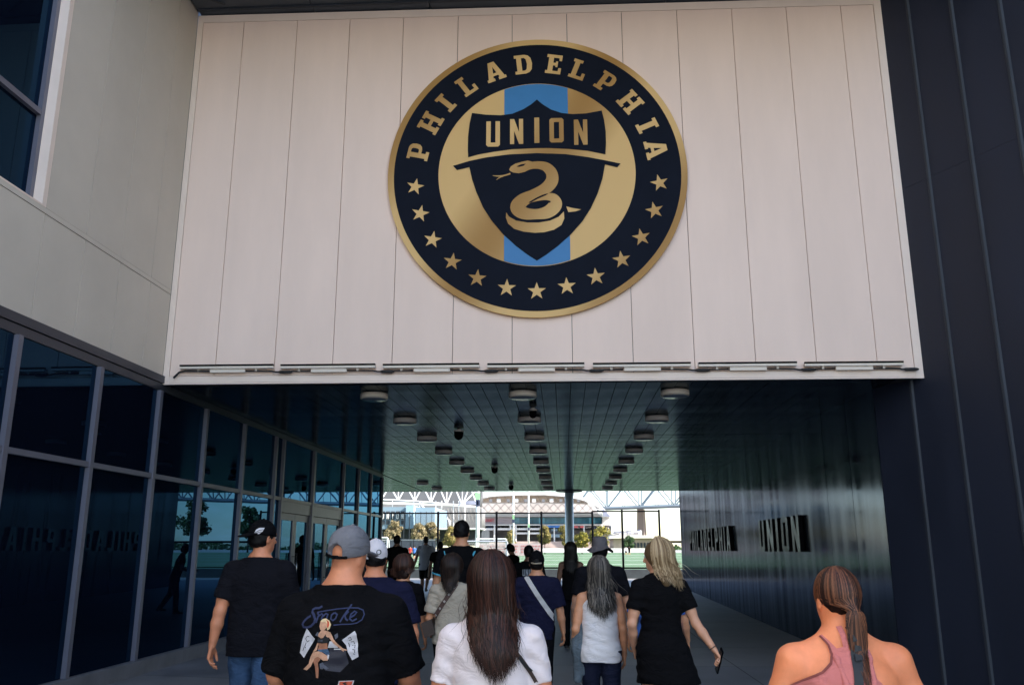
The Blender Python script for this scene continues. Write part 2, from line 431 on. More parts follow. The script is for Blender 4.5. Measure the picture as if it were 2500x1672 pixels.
MB().box(0.085, 9.862, -0.003, 0.034, FH - 0.120, FH).obj('edge_trim', TRIM_WHITE, fas, local=True)
structure(MB().box(-5.33, 4.33, 11.36, 32.6, 3.98, 10.2).obj('upper_storey', WHITE_PANEL))

# ================================================================== round emblem
EU, EV = 5.015, 2.922
ec = FO + FU * EU - FN * 0.012 + np.array([0, 0, EV])
emb = thing('emblem_sign', 'round navy and gold club emblem with a snake shield on the white wall', 'sign', tuple(ec), rz=FROT)
RX90 = Matrix.Rotation(math.pi / 2, 4, 'X')
def layer(name, loops, z0, th, mt, parent=emb, label=None):
    o = link(name, poly_mesh(name, loops, th, RX90 @ Matrix.Translation((0, 0, z0))), mt, parent, local=True)
    if label: o['label'] = label
    return o
def circ(r, n=128, cx=0, cy=0): return [(cx + r * math.cos(2 * math.pi * k / n), cy + r * math.sin(2 * math.pi * k / n)) for k in range(n)]
def lg(zx, zy):
    u, v = wall_uv(930 + zx * 0.4591, 80 + zy * 0.4591)
    return (u - EU, v - EV)
def LG(pts): return [lg(*p) for p in pts]
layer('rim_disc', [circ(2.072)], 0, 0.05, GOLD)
layer('navy_ring', [circ(1.985)], 0.05, 0.004, NAVY)
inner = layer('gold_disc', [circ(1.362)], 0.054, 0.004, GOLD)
hw = 0.447; ang = math.asin(hw / 1.355)
top_arc = [(1.355 * math.sin(a), 1.355 * math.cos(a)) for a in np.linspace(-ang, ang, 17)]
layer('blue_stripe', [top_arc + [(-x, -y) for x, y in top_arc]], 0.058, 0.004, SKYBLUE)
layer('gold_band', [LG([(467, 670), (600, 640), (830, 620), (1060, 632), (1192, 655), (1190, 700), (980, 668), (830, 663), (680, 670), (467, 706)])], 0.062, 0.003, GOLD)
layer('shield_top', [LG([(487, 443), (560, 452), (640, 455), (700, 447), (760, 422), (800, 397), (830, 372), (860, 397), (905, 425), (960, 443), (1020, 449), (1090, 445), (1172, 430), (1185, 480), (1193, 540), (1195, 600), (1192, 662), (1100, 643), (1000, 633), (900, 628), (830, 628), (700, 634), (600, 648), (520, 662), (467, 677), (465, 640), (466, 570), (474, 500)])], 0.066, 0.004, NAVY)
layer('shield_body', [LG([(387, 722), (470, 697), (560, 678), (680, 662), (830, 655), (980, 660), (1100, 676), (1190, 693), (1272, 710), (1255, 729), (1190, 714), (1176, 790), (1150, 870), (1115, 945), (1070, 1015), (1008, 1085), (940, 1145), (880, 1190), (830, 1222), (780, 1190), (720, 1145), (652, 1083), (590, 1010), (545, 940), (510, 860), (488, 795), (473, 728), (408, 744)])], 0.066, 0.004, NAVY)
sn = layer('snake', [LG(stroke_loop([(795, 721, 18), (840, 719, 20), (880, 730, 25), (908, 762, 30), (908, 805, 33), (872, 845, 31), (812, 876, 29), (755, 905, 35), (728, 942, 39), (760, 972, 33), (825, 978, 27), (888, 966, 33), (928, 928, 35), (918, 893, 24), (880, 887, 17), (835, 898, 10), (787, 917, 2)]))], 0.070, 0.004, GOLD)
layer('snake_head', [LG([(684, 742), (692, 727), (715, 712), (750, 702), (782, 695), (800, 700), (812, 704), (810, 738), (790, 743), (765, 755), (735, 762), (705, 758), (688, 750)])], 0.0705, 0.0045, GOLD, sn)
layer('snake_eye', [LG([(722, 727), (745, 716), (771, 712), (760, 723), (735, 729)])], 0.0755, 0.003, NAVY, sn)
layer('snake_coil', [LG([(668, 968), (682, 990), (720, 1012), (780, 1022), (840, 1022), (900, 1012), (945, 992), (972, 964), (975, 1000), (960, 1035), (920, 1060), (870, 1073), (820, 1076), (760, 1070), (710, 1055), (678, 1027), (666, 995)])], 0.070, 0.004, GOLD, sn)
layer('snake_rattle', [LG([(985, 937), (1020, 946), (1064, 953), (1035, 963), (996, 967)])], 0.070, 0.004, GOLD, sn)
layer('snake_tongue', [LG(stroke_loop([(690, 764, 4), (655, 774, 3.5), (625, 777, 3), (597, 774, 1)]))], 0.070, 0.004, GOLD, sn)
layer('snake_tongue', [LG(stroke_loop([(652, 777, 3), (636, 783, 2.5), (616, 796, 1)]))], 0.0702, 0.0035, GOLD, sn)
for ch, x0, x1, y0, y1 in (('U', 562, 635, 487, 622), ('N', 688, 757, 475, 608), ('I', 817, 842, 468, 602), ('O', 897, 970, 470, 600), ('N', 1027, 1095, 478, 612)):
    a = lg(x0, y1); b = lg(x1, y0); w, L = BLOCK[ch]
    layer('letter', [[(a[0] + x / w * (b[0] - a[0]), a[1] + y * (b[1] - a[1])) for x, y in l] for l in L], 0.070, 0.004, GOLD)
for ch, p in zip('PHILADELPHIA', [(197, 645), (262, 490), (352, 390), (465, 305), (605, 225), (757, 172), (922, 170), (1055, 200), (1205, 262), (1340, 370), (1420, 505), (1460, 632)]):
    q = lg(*p); a = math.atan2(q[0], q[1])
    w, L = SERIF[ch]; hgt = 0.30; r0 = 1.535; c, s = math.cos(a), math.sin(a)
    wx = 0.295
    loops = []
    for l in L:
        o = []
        for x, y in l:
            lx = (x - w / 2) * wx; ly = r0 + y * hgt
            o.append((lx * c + ly * s, -lx * s + ly * c))
        loops.append(o)
    layer('letter', loops, 0.054, 0.004, GOLD)
for p in [(186, 830), (213, 972), (278, 1110), (383, 1226), (514, 1313), (670, 1365), (829, 1382), (988, 1356), (1142, 1305), (1278, 1215), (1382, 1097), (1452, 955), (1478, 810)]:
    q = lg(*p); tilt = -0.20 * q[0] / 1.67
    st = [(q[0] + (0.128 if k % 2 == 0 else 0.050) * math.sin(math.pi * k / 5 + tilt), q[1] + (0.128 if k % 2 == 0 else 0.050) * math.cos(math.pi * k / 5 + tilt)) for k in range(10)]
    layer('star', [st], 0.054, 0.004, GOLD)

# ================================================================== strip lights along the bottom of the fascia
order = ['leftmost', 'second from the left', 'third from the left', 'middle', 'third from the right', 'second from the right', 'rightmost']
bars = [(446, 672), (690, 919), (938, 1171), (1191, 1426), (1447, 1684), (1703, 1941), (1960, 2199)]
for k, (xa, xb) in enumerate(bars):
    yy = 900 - 8 * (xa - 446) / 1750.0
    ua, va = wall_uv(xa, yy); ub, vb = wall_uv(xb, yy)
    v0 = va - 0.02
    um = (ua + ub) / 2
    t = thing('strip_light', 'slim wall washer light bar on the white wall, %s of seven' % order[k], 'light', tuple(FO + FU * um + np.array([0, 0, v0])), 'light bars along the wall', rz=FROT)
    h = (ub - ua) / 2
    MB().box(-h, h, -0.095, -0.02, 0.0, 0.030).obj('housing', LAMP_WHITE, t, local=True)
    lens = MB()
    lens.box(-h, h, -0.105, -0.060, 0.031, 0.052)
    lens.obj('lens', BLACK, t, local=True)
    MB().box(-h * 0.36, h * 0.36 + 0.02, -0.07, -0.006, -0.050, -0.002).obj('driver_box', LAMP_WHITE, t, local=True)
    for sx in (-0.62, 0.62):
        MB().box(sx * h - 0.015, sx * h + 0.015, -0.06, -0.004, -0.035, 0.012).obj('bracket', LAMP_WHITE, t, local=True)
    xr = h + 0.15 if k < 6 else h + 0.10
    cb = MB().tube([(h * 0.40, -0.05, -0.028), (h * 0.7, -0.05, -0.030), (h * 0.95, -0.05, -0.034), (xr - 0.12, -0.05, -0.046), (xr, -0.05, -0.048)], 0.011, 6)
    cb.tube([(xr - 0.09, -0.05, -0.046), (xr - 0.06, -0.05, -0.047), (xr + 0.07, -0.05, -0.047), (xr + 0.10, -0.05, -0.046)], [0.011, 0.022, 0.022, 0.011], 8)
    cb.obj('cable', RUBBER, t, smooth=True, local=True)
    if k == 0:
        cb2 = MB().tube([(-h * 0.38, -0.05, -0.028), (-h * 0.9, -0.05, -0.02), (-h - 0.02, -0.05, -0.04), (-h - 0.09, -0.05, -0.115)], 0.014, 6)
    else:
        cb2 = MB().tube([(-h * 0.38, -0.05, -0.028), (-h * 0.75, -0.05, -0.030), (-h, -0.05, -0.046)], 0.011, 6)
    cb2.obj('cable', RUBBER, t, smooth=True, local=True)

# ================================================================== left side: white wall above, glass front below
XL = -5.327
side = thing('side_wall', 'pale grey metal panel wall with a high window, left of the emblem wall', 'wall', (XL, 5, 3.86))
bk = MB()
bk.box(XL - 0.5, XL - 0.036, -12, 10.84, 3.87, 5.06)
bk.box(XL - 0.5, XL - 0.036, 7.94, 10.84, 5.062, 12)
bk.box(XL - 0.5, XL - 0.036, -12, 2.5, 5.062, 12)
bk.box(XL - 0.5, XL - 0.036, 2.502, 7.938, 9.2, 12)
bk.obj('backing', JOINT, side)
yb = [10.835, 10.26, 9.48, 8.71, 7.94] + [7.94 - 0.77 * k for k in range(1, 24)]
for a, b in zip(yb[1:], yb[:-1]):
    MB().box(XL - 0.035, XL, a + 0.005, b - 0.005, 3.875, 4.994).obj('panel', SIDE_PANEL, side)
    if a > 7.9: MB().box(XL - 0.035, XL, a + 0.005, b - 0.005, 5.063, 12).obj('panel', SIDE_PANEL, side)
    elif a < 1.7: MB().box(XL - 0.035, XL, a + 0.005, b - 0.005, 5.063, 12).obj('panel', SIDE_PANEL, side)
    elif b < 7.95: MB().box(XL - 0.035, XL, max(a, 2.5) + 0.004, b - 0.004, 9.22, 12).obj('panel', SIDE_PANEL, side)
MB().box(XL - 0.03, XL + 0.006, -12, 10.82, 5.0, 5.056).obj('band_trim', SIDE_PANEL, side)
win = MB()
win.box(XL - 0.20, XL + 0.006, 7.86, 7.932, 5.06, 9.2)
win.box(XL - 0.20, XL + 0.006, 2.505, 2.58, 5.06, 9.2)
win.box(XL - 0.20, XL + 0.006, 2.585, 7.855, 9.12, 9.2)
win.box(XL - 0.20, XL + 0.006, 2.585, 7.855, 5.058, 5.075)
wn = win.obj('window', TRIM_WHITE, side)
wf = MB()
wf.box(XL - 0.19, XL - 0.10, 7.80, 7.857, 5.08, 9.11); wf.box(XL - 0.19, XL - 0.10, 2.583, 2.64, 5.08, 9.11)
wf.box(XL - 0.19, XL - 0.10, 2.645, 7.795, 6.05, 6.11); wf.box(XL - 0.19, XL - 0.10, 5.2, 5.26, 5.08, 6.045); wf.box(XL - 0.19, XL - 0.10, 5.2, 5.26, 6.115, 9.11)
wf.obj('frame', FRAME_GREY, wn)
for a, b in ((2.64, 5.2), (5.26, 7.80)):
    for c, d in ((5.08, 6.05), (6.11, 9.11)):
        MB().box(XL - 0.16, XL - 0.15, a, b, c, d).obj('pane', GLASS, wn)

gf = thing('glass_front', 'long dark reflective storefront glazing with grey mullions on the left', 'glass wall', (XL, 8, 0))
MB().box(XL - 0.4, XL + 0.03, -12, 25.0, 3.765, 3.862).obj('header', FRAME_DARK, gf)
MB().box(XL - 0.4, XL + 0.015, -12, 25.0, 3.66, 3.755).obj('header', FRAME_DARK, gf)
MB().box(XL - 0.4, XL + 0.10, -12, 15.40, -0.06, 0.285).obj('kerb', CONCRETE_DARK, gf)
MB().box(XL - 0.4, XL + 0.10, 20.50, 25.0, -0.06, 0.285).obj('kerb', CONCRETE_DARK, gf)
mul = [9.27 - 1.51 * k for k in range(13, 0, -1)] + [9.27, 10.76, 12.27, 13.84, 15.45, 15.89, 17.93, 20.44, 21.97, 23.43, 24.93]
mul_me = None
for i, y in enumerate(mul):
    w = 0.035 if y not in (17.93,) else 0.06
    MB().box(XL - 0.14, XL + 0.055, y - w, y + w, 0.29, 3.655).obj('mullion', FRAME_GREY, gf)
for a, b in zip(mul[:-1], mul[1:]):
    a2, b2 = a + 0.036, b - 0.036
    if a == 17.93: a2 += 0.025
    if b == 17.93: b2 -= 0.025
    MB().box(XL - 0.13, XL + 0.04, a2, b2, 2.51, 2.57).obj('transom', FRAME_GREY, gf)
    MB().box(XL - 0.012, XL, a2, b2, 2.572, 3.655).obj('pane', GLASS, gf)
    if 15.8 < a < 20:
        mid = (a2 + b2) / 2
        zb = floor_z(XL, mid)
        MB().box(XL - 0.10, XL + 0.03, a2, b2, 2.30, 2.505).obj('door_head', FRAME_GREY, gf)
        for p, q, hs in ((a2 + 0.005, mid - 0.006, 1), (mid + 0.006, b2 - 0.005, -1)):
            dl = MB()
            dl.box(XL - 0.05, XL, p, p + 0.11, zb + 0.01, 2.29); dl.box(XL - 0.05, XL, q - 0.11, q, zb + 0.01, 2.29)
            dl.box(XL - 0.05, XL, p + 0.112, q - 0.112, 2.16, 2.29); dl.box(XL - 0.05, XL, p + 0.112, q - 0.112, zb + 0.01, zb + 0.26)
            d = dl.obj('door', FRAME_GREY, gf)
            MB().box(XL - 0.03, XL - 0.02, p + 0.11, q - 0.11, zb + 0.26, 2.16).obj('pane', GLASS, d)
            hy = q - 0.055 if hs > 0 else p + 0.055
            hd = MB().tube([(XL + 0.07, hy, 0.95), (XL + 0.07, hy, 1.55)], 0.014, 8)
            hd.tube([(XL, hy, 1.02), (XL + 0.07, hy, 1.02)], 0.009, 6); hd.tube([(XL, hy, 1.48), (XL + 0.07, hy, 1.48)], 0.009, 6)
            hd.obj('handle', mat('steel', (0.45, 0.45, 0.46), 0.25, 1.0), d, smooth=True)
    else:
        MB().box(XL - 0.012, XL, a2, b2, 0.29, 2.508).obj('pane', GLASS, gf)
MB().box(-15, XL - 0.42, -12, 24.9, -0.05, 12.1).obj('core', FRAME_DARK, gf)

# ================================================================== right side: passage wall and splayed dark wall
A_ = np.array([4.245, 11.718, 0]); D_ = np.array([0.4770, -0.8789, 0])
N_ = np.array([-0.8789, -0.4770, 0])          # towards the forecourt
dw = thing('dark_wall', 'tall navy metal clad wall with pale standing seams at the right edge', 'wall', tuple(A_))
random.seed(8)
for k in range(35):
    t0 = -0.0 if k == 0 else 0.62 + (k - 1) * 0.63
    t1 = 0.62 + k * 0.63
    for z0, z1 in ((-0.02, 6.349), (6.3515, 20.5)):
        c = A_ + D_ * (t0 + t1) / 2 - N_ * 0.02 + np.array([0, 0, (z0 + z1) / 2])
        MB().cbox(c, D_ * ((t1 - t0) / 2 - 0.002), N_ * 0.02, np.array([0, 0, (z1 - z0) / 2])).obj('panel', DARK_METAL, dw)
    rb = MB(); P = A_ + D_ * t1
    V = []
    for z in (-0.02, 20.5):
        for dt, dn in ((-0.032, 0.001), (-0.014, 0.022), (0.014, 0.022), (0.032, 0.001)):
            V.append(P + D_ * dt + N_ * dn + np.array([0, 0, z]))
    rb.add(V, [(0, 1, 5, 4), (1, 2, 6, 5), (2, 3, 7, 6), (4, 5, 6, 7)])
    rb.obj('standing_seam', RIB_METAL, dw)
far = A_ + D_ * 22.1
core = MB()
pl = [A_ - N_ * 0.05 + D_ * 0.0, far - N_ * 0.05, far - N_ * 14, np.array([26, 11.0, 0]), np.array([26, 32.7, 0]), np.array([4.62, 32.7, 0]), np.array([4.60, 12.0, 0])]
V = [tuple(p[:2]) + (-0.05,) for p in pl] + [tuple(p[:2]) + (16.4,) for p in pl]; nn = len(pl)
core.add(V, [tuple(range(nn - 1, -1, -1)), tuple(range(nn, 2 * nn))] + [(i, (i + 1) % nn, nn + (i + 1) % nn, nn + i) for i in range(nn)])
core.obj('core', FRAME_DARK, dw)

pw = thing('passage_wall', 'smooth reflective metal sheet wall on the right of the passage', 'wall', (4.29, 22, 0))
wy = [11.73 + 1.235 * k for k in range(18)]
for a, b in zip(wy[:-1], wy[1:]):
    xa = 4.245 + (a - 11.72) * 0.00405; xb = 4.245 + (b - 11.72) * 0.00405
    j0, j1 = random.uniform(-.0015, .0015), random.uniform(-.0015, .0015)
    s = MB()
    V = []
    for z in (0.0, 3.90):
        V += [(xa + j0, a + 0.003, z - 0.05), (xb + j1, b - 0.003, z - 0.05), (xb + 0.22, b - 0.003, z - 0.05), (xa + 0.22, a + 0.003, z - 0.05)]
    s.add(V, [(0, 3, 2, 1), (4, 5, 6, 7), (0, 1, 5, 4), (1, 2, 6, 5), (2, 3, 7, 6), (3, 0, 4, 7)])
    s.obj('panel', TUNNEL_METAL, pw)

LETTER_FACE = sheen_mat('letter_face', (0.02, 0.022, 0.028), (0.8, 0.9, 1.0), 0.2, 0.08, 0.26, 2.0, (1, 1, 1), 0.04)
def wall_text(word, ya, yb, z0, z1, label):
    t = thing('wall_lettering', label, 'lettering', (4.30, (ya + yb) / 2, z0), 'metal letters on the passage wall')
    tot = sum(BLOCK[c][0] for c in word) + 0.30 * (len(word) - 1)
    y = ya; k = (ya - yb) / tot
    for c in word:
        w, L = BLOCK[c]
        # plane: x along -Y, y up, extruded towards -X
        M = Matrix(((0, 0, -1, 4.245 + (y - 11.7) * 0.00405 - 0.02), (-1, 0, 0, y), (0, 1, 0, z0), (0, 0, 0, 1)))
        me = poly_mesh('letter', scaled(L, k, z1 - z0), 0.075, M)
        me.materials.append(LETTER_DARK); me.materials.append(LETTER_FACE)
        for pg in me.polygons:
            if abs(pg.normal.x) > 0.7: pg.material_index = 1
        link('letter', me, None, t)
        pin = MB().box(4.245 + (y - 11.7) * 0.00405 - 0.025, 4.36, y - k * w * 0.12, y - k * w * 0.04, (z0 + z1) / 2 - .2, (z0 + z1) / 2 + .2)
        pin.obj('standoff', LETTER_DARK, t)
        y -= (w + 0.30) * k
wall_text('PHILADELPHIA', 29.8, 22.4, 1.575, 2.205, 'long dark metal word PHILADELPHIA standing off the passage wall')
wall_text('UNION', 19.0, 15.75, 1.575, 2.215, 'short dark metal word UNION standing off the passage wall, nearer the entrance')

# ================================================================== passage ceiling
ceil = structure(MB().box(-10.0, 4.30, 11.05, 32.7, 3.79, 3.97).obj('passage_ceiling', JOINT))
sf = MB().add([(4.20, 11.06, 3.775), (4.655, 11.06, 3.775), (4.25, 11.76, 3.775), (4.20, 11.76, 3.775), (4.20, 11.06, 3.9), (4.655, 11.06, 3.9), (4.25, 11.76, 3.9), (4.20, 11.76, 3.9)], [(0, 3, 2, 1), (4, 5, 6, 7), (0, 1, 5, 4), (1, 2, 6, 5), (2, 3, 7, 6), (3, 0, 4, 7)])
sf.obj('corner_soffit', PLANK, ceil)
pl_me = {}
random.seed(5)
def plank(x, y0, y1, w):
    key = (round(y1 - y0, 3), round(w, 3))
    if key not in pl_me:
        q = MB().box(-w / 2 + 0.004, w / 2 - 0.004, -(y1 - y0) / 2 + 0.006, (y1 - y0) / 2 - 0.006, 0, 0.035)
        pl_me[key] = q.mesh('plank'); pl_me[key].materials.append(PLANK)
    o = bpy.data.objects.new('plank', pl_me[key]); COL.objects.link(o); o.parent = ceil
    o.location = (x, (y0 + y1) / 2, 3.75 + random.uniform(0, 0.002))
    o.rotation_euler = (random.uniform(-.0004, .0004), random.uniform(-.003, .003), 0)
PW = 0.2005
for a, b in ((11.04, 16.45), (16.45, 21.9), (21.9, 27.25), (27.25, 32.7)):
    for k in range(48): plank(-5.30 + PW * (k + 0.5), a, b, PW)
for k in range(23): plank(-5.35 - PW * (k + 0.5), 25.05, 32.7, PW)

rows = [11.65 + 2.36 * k for k in range(9)]
cols = [(-2.64, 'left'), (-0.55, 'middle'), (1.55, 'right')]
dm = MB(); dm.lathe([(0.178, 0.012), (0.195, 0.018), (0.195, 0.082), (0.18, 0.088), (0.04, 0.089)], (0, 0, 0), 28)
drum_me = dm.mesh('drum', True)
ln = MB(); ln.lathe([(0.02, -0.006), (0.165, -0.004), (0.175, 0.004)], (0, 0, 0), 24); lens_me = ln.mesh('lens', True)
st = MB(); st.lathe([(0.03, 0.085), (0.03, 0.10)], (0, 0, 0), 12); stem_me = st.mesh('stem', True)
for me_, mt_ in ((drum_me, LAMP_WHITE), (lens_me, mat('lamp_lens', (0.14, 0.17, 0.22), 0.2)), (stem_me, LAMP_WHITE)): me_.materials.append(mt_)
ordn = ['nearest', 'second', 'third', 'fourth', 'fifth', 'sixth', 'seventh', 'eighth', 'farthest']
def drum(x, y, label):
    t = thing('ceiling_light', label, 'light', (x, y, 3.655), 'round lights under the passage ceiling')
    for nm, me_ in (('drum', drum_me), ('lens', lens_me), ('stem', stem_me)): link(nm, me_, None, t, local=True)
for x, side_n in cols:
    for k, y in enumerate(rows):
        drum(x, y, 'round drum light under the ceiling, %s in the %s row' % (ordn[k], side_n))
drum(-4.60, 27.84, 'round drum light left of the rows, nearer of the two by the glass end')
drum(-4.50, 30.40, 'round drum light left of the rows, farther of the two by the glass end')
for x, y, r, lab in ((-0.457, 13.05, 0.055, 'small dark dome camera between the first two middle lights'), (-1.90, 15.4, 0.085, 'grey dome camera hanging left of the middle lights, nearest of its line'), (-1.81, 22.48, 0.085, 'dark dome camera hanging left of the middle lights, second of its line'), (-1.77, 29.0, 0.085, 'dark dome camera hanging near the far ceiling edge')):
    t = thing('dome_camera', lab, 'camera', (x, y, 3.60), 'dome cameras under the ceiling')
    d = MB(); d.lathe([(0.01, -r), (r * .5, -r * .87), (r * .87, -r * .5), (r, 0), (r, 0.06)], (0, 0, 0.04), 20)
    d.obj('dome', BLACK, t, smooth=True, local=True)
    d = MB(); d.lathe([(r * 1.1, 0.10), (r * 1.1, 0.13), (0.03, 0.132), (0.03, 0.17)], (0, 0, 0), 20)
    d.obj('mount', LAMP_WHITE, t, local=True)

colm = thing('round_column', 'pale blue grey round steel column at the far end of the passage', 'column', (0.20, 32.45, 0.24))
c = MB(); c.lathe([(0.16, 0.0), (0.16, 3.46)], (0.20, 32.45, 0.24), 32); c.obj('shaft', mat('column_paint', (0.72, 0.86, 0.90), 0.35, 0.0, var=0.06), colm, smooth=True)
c = MB(); c.lathe([(0.20, 3.44), (0.20, 3.47), (0.5, 3.47), (0.5, 3.50)], (0.20, 32.45, 0.24), 32); c.obj('cap_plate', FRAME_DARK, colm)
c = MB(); c.lathe([(0.24, -0.01), (0.24, 0.03), (0.17, 0.05)], (0.20, 32.45, 0.24), 32); c.obj('base_plate', FRAME_DARK, colm)

# ================================================================== canopy soffit over the wall top
can = thing('canopy', 'dark navy soffit of metal panels above the emblem wall', 'canopy', (0, 9, 9.34))
for i in range(6):
    for j in range(3):
        x0 = XL + 0.03 + i * 1.72; y0 = 11.15 - (j + 1) * 1.15
        q = MB(); sk = 0.0
        q.add([(x0 + .006, y0 + .006, 9.345), (x0 + 1.714, y0 + .006, 9.345), (x0 + 1.714, y0 + 1.144, 9.345), (x0 + .006, y0 + 1.144, 9.345), (x0 + .006, y0 + .006, 9.40), (x0 + 1.714, y0 + .006, 9.40), (x0 + 1.714, y0 + 1.144, 9.40), (x0 + .006, y0 + 1.144, 9.40)], [(0, 3, 2, 1), (4, 5, 6, 7), (0, 1, 5, 4), (1, 2, 6, 5), (2, 3, 7, 6), (3, 0, 4, 7)])
        q.obj('panel', mat('soffit_panel', (0.05, 0.065, 0.085), 0.4, 0.4, var=0.15, vscale=2), can)
for j in range(4):
    q = MB(); y = 10.72 - j * 1.15
    q.box(XL + 0.03, 5.0, y - 0.02, y + 0.02, 9.325, 9.344); q.obj('seam_cap', RIB_METAL, can)
for i in range(5):
    q = MB(); p = np.array([XL + 0.5 + i * 1.95, 10.6, 9.333]); dd = np.array([-0.8, -0.6, 0]); nn2 = np.array([-.6, .8, 0])
    q.cbox(p + dd * 1.4, dd * 1.4, nn2 * 0.02, (0, 0, 0.009)); q.obj('seam_cap', RIB_METAL, can)
MB().box(XL, 4.9, 7.3, 11.5, 9.402, 9.8).obj('core', FRAME_DARK, can)
# ================================================================== outdoors beyond the passage
WHITE_STEEL = mat('white_steel', (0.62, 0.60, 0.58), 0.5, var=0.05, vscale=0.4)
WHITE_ROOF = mat('white_roof', (0.48, 0.46, 0.45), 0.6, var=0.05, vscale=0.2)
TAN_SOFFIT = mat('tan_soffit', (0.44, 0.34, 0.28), 0.7, var=0.1, vscale=0.3)
GREYBLUE = mat('grey_blue_cladding', (0.17, 0.235, 0.285), 0.55, var=0.08, vscale=0.5)
PALEBLUE = mat('pale_blue_cladding', (0.23, 0.34, 0.42), 0.5, var=0.08, vscale=0.5)
DARKVOID = mat('dark_recess', (0.03, 0.035, 0.042), 0.8, var=0.4, vscale=0.8)  # shade inside openings put into the colour; windows share it
PINKISH = mat('pale_pink_panel', (0.40, 0.32, 0.32), 0.7, var=0.08, vscale=0.6)
TEAL = mat('teal_glazing', (0.03, 0.14, 0.20), 0.12, var=0.4, vscale=0.5)
BRICK = mat('tan_brick', (0.46, 0.33, 0.26), 0.85, var=0.15, vscale=1.2)
RED = mat('red_print', (0.55, 0.10, 0.10), 0.6)
GREEN_B = mat('green_banner', (0.22, 0.42, 0.22), 0.7)
NAVY_B = mat('navy_banner', (0.02, 0.03, 0.07), 0.7)
YEL = mat('paint_white', (0.8, 0.8, 0.78), 0.7)

f = MB()
fys = [43.3 + k * 8 for k in range(13)]
V = [(x, y, field_z(y)) for y in fys for x in (-70, -20, 20, 90)]
f.add(V, [(j * 4 + i, j * 4 + i + 1, j * 4 + i + 5, j * 4 + i + 4) for j in range(len(fys) - 1) for i in range(3)])
structure(f.obj('playing_field', TURF))
for y0, w in ((56, 0.35), (70, 0.4), (84, 0.5), (100, 0.6)):
    l = MB(); l.quad((-60, y0, field_z(y0) + .006), (80, y0, field_z(y0) + .006), (80, y0 + w, field_z(y0 + w) + .006), (-60, y0 + w, field_z(y0 + w) + .006))
    structure(l.obj('field_line', YEL))
structure(MB().box(-60, 90, 42.85, 43.28, 0.1, 0.665).obj('field_kerb', mat('kerb_shaded', (0.028, 0.036, 0.042), .8, var=.3, vscale=2)))  # shade over the concrete kerb put into its dark colour

# chain link fence on the kerb ------------------------------------------------
WIRE = mat('fence_wire', (0.008, 0.008, 0.009), 0.8, 0.0, spec=.05)
def chain(mb, x0, x1, z0, z1, y, step=0.085, w=0.0045):
    H = z1 - z0
    x = x0 - H
    while x < x1:
        for sg in (1, -1):
            # diagonal from (x, z0) to (x+H, z1), clipped to the bay
            a, b = max(x, x0), min(x + H, x1)
            if b - a > 0.02:
                za, zb = (z0 + (a - x), z0 + (b - x)) if sg > 0 else (z1 - (a - x), z1 - (b - x))
                yo = y + 0.004 * sg
                mb.quad((a, yo, za - w), (b, yo, zb - w), (b, yo, zb + w), (a, yo, za + w))
        x += step
def fence_bay(x0, x1, zt, label, top=True):
    t = thing('chain_link_fence', label, 'fence', ((x0 + x1) / 2, 43.05, 0.665), 'chain link fence along the field')
    p = MB().tube([(x1, 43.05, 0.66), (x1, 43.05, zt + 0.05)], 0.055, 10); p.obj('post', BLACK, t, smooth=True)
    r = MB().tube([(x0, 43.05, zt - 0.03), (x1, 43.05, zt - 0.03)], 0.036, 8); r.obj('top_rail', BLACK, t, smooth=True)
    r = MB().tube([(x0, 43.05, 0.73), (x1, 43.05, 0.73)], 0.04, 8); r.obj('bottom_rail', BLACK, t, smooth=True)
    c = MB(); chain(c, x0, x1, 0.74, zt - 0.03, 43.02); c.obj('wire_mesh', WIRE, t)
px_ = [-18.0, -15.1, -12.15, -9.2, -6.28, -3.35, -1.12, 1.40, 2.86, 4.68]
names = ['tall chain link fence bay far left, mostly behind the glass', 'tall chain link fence bay left, behind the glass end', 'tall chain link fence bay seen just past the glass end', 'tall chain link fence bay left of the tall man', 'tall chain link fence bay behind the tall man', 'tall chain link fence bay in front of the small goal', 'tall chain link fence bay just left of the column', 'tall chain link fence bay behind the bucket hat', 'taller end bay of the chain link fence with the gate post']
for k in range(9):
    fence_bay(px_[k], px_[k + 1], 3.40 if k < 7 else 3.47, names[k])
def low_bay(x0, x1, lab):
    t = thing('low_fence', lab, 'fence', ((x0 + x1) / 2, 43.05, 0.665), 'low fence right of the tall one')
    MB().tube([(x1, 43.05, 0.66), (x1, 43.05, 2.0)], 0.04, 8).obj('post', BLACK, t)
    MB().box(x0 + .05, x1 - .04, 43.0, 43.1, 1.92, 2.02).obj('top_rail', BLACK, t)
    MB().tube([(x0, 43.05, 0.73), (x1, 43.05, 0.73)], 0.024, 8).obj('bottom_rail', BLACK, t)
    c = MB(); chain(c, x0, x1, 0.74, 1.93, 43.02); c.obj('wire_mesh', WIRE, t)
low_bay(4.70, 8.2, 'low black fence with a thick top rail beside the metal wall')
for k in range(5): low_bay(8.2 + 3.5 * k, 11.7 + 3.5 * k, 'low black field fence mirrored in the glass, %s bay right of the metal wall' % ['first', 'second', 'third', 'fourth', 'fifth'][k])

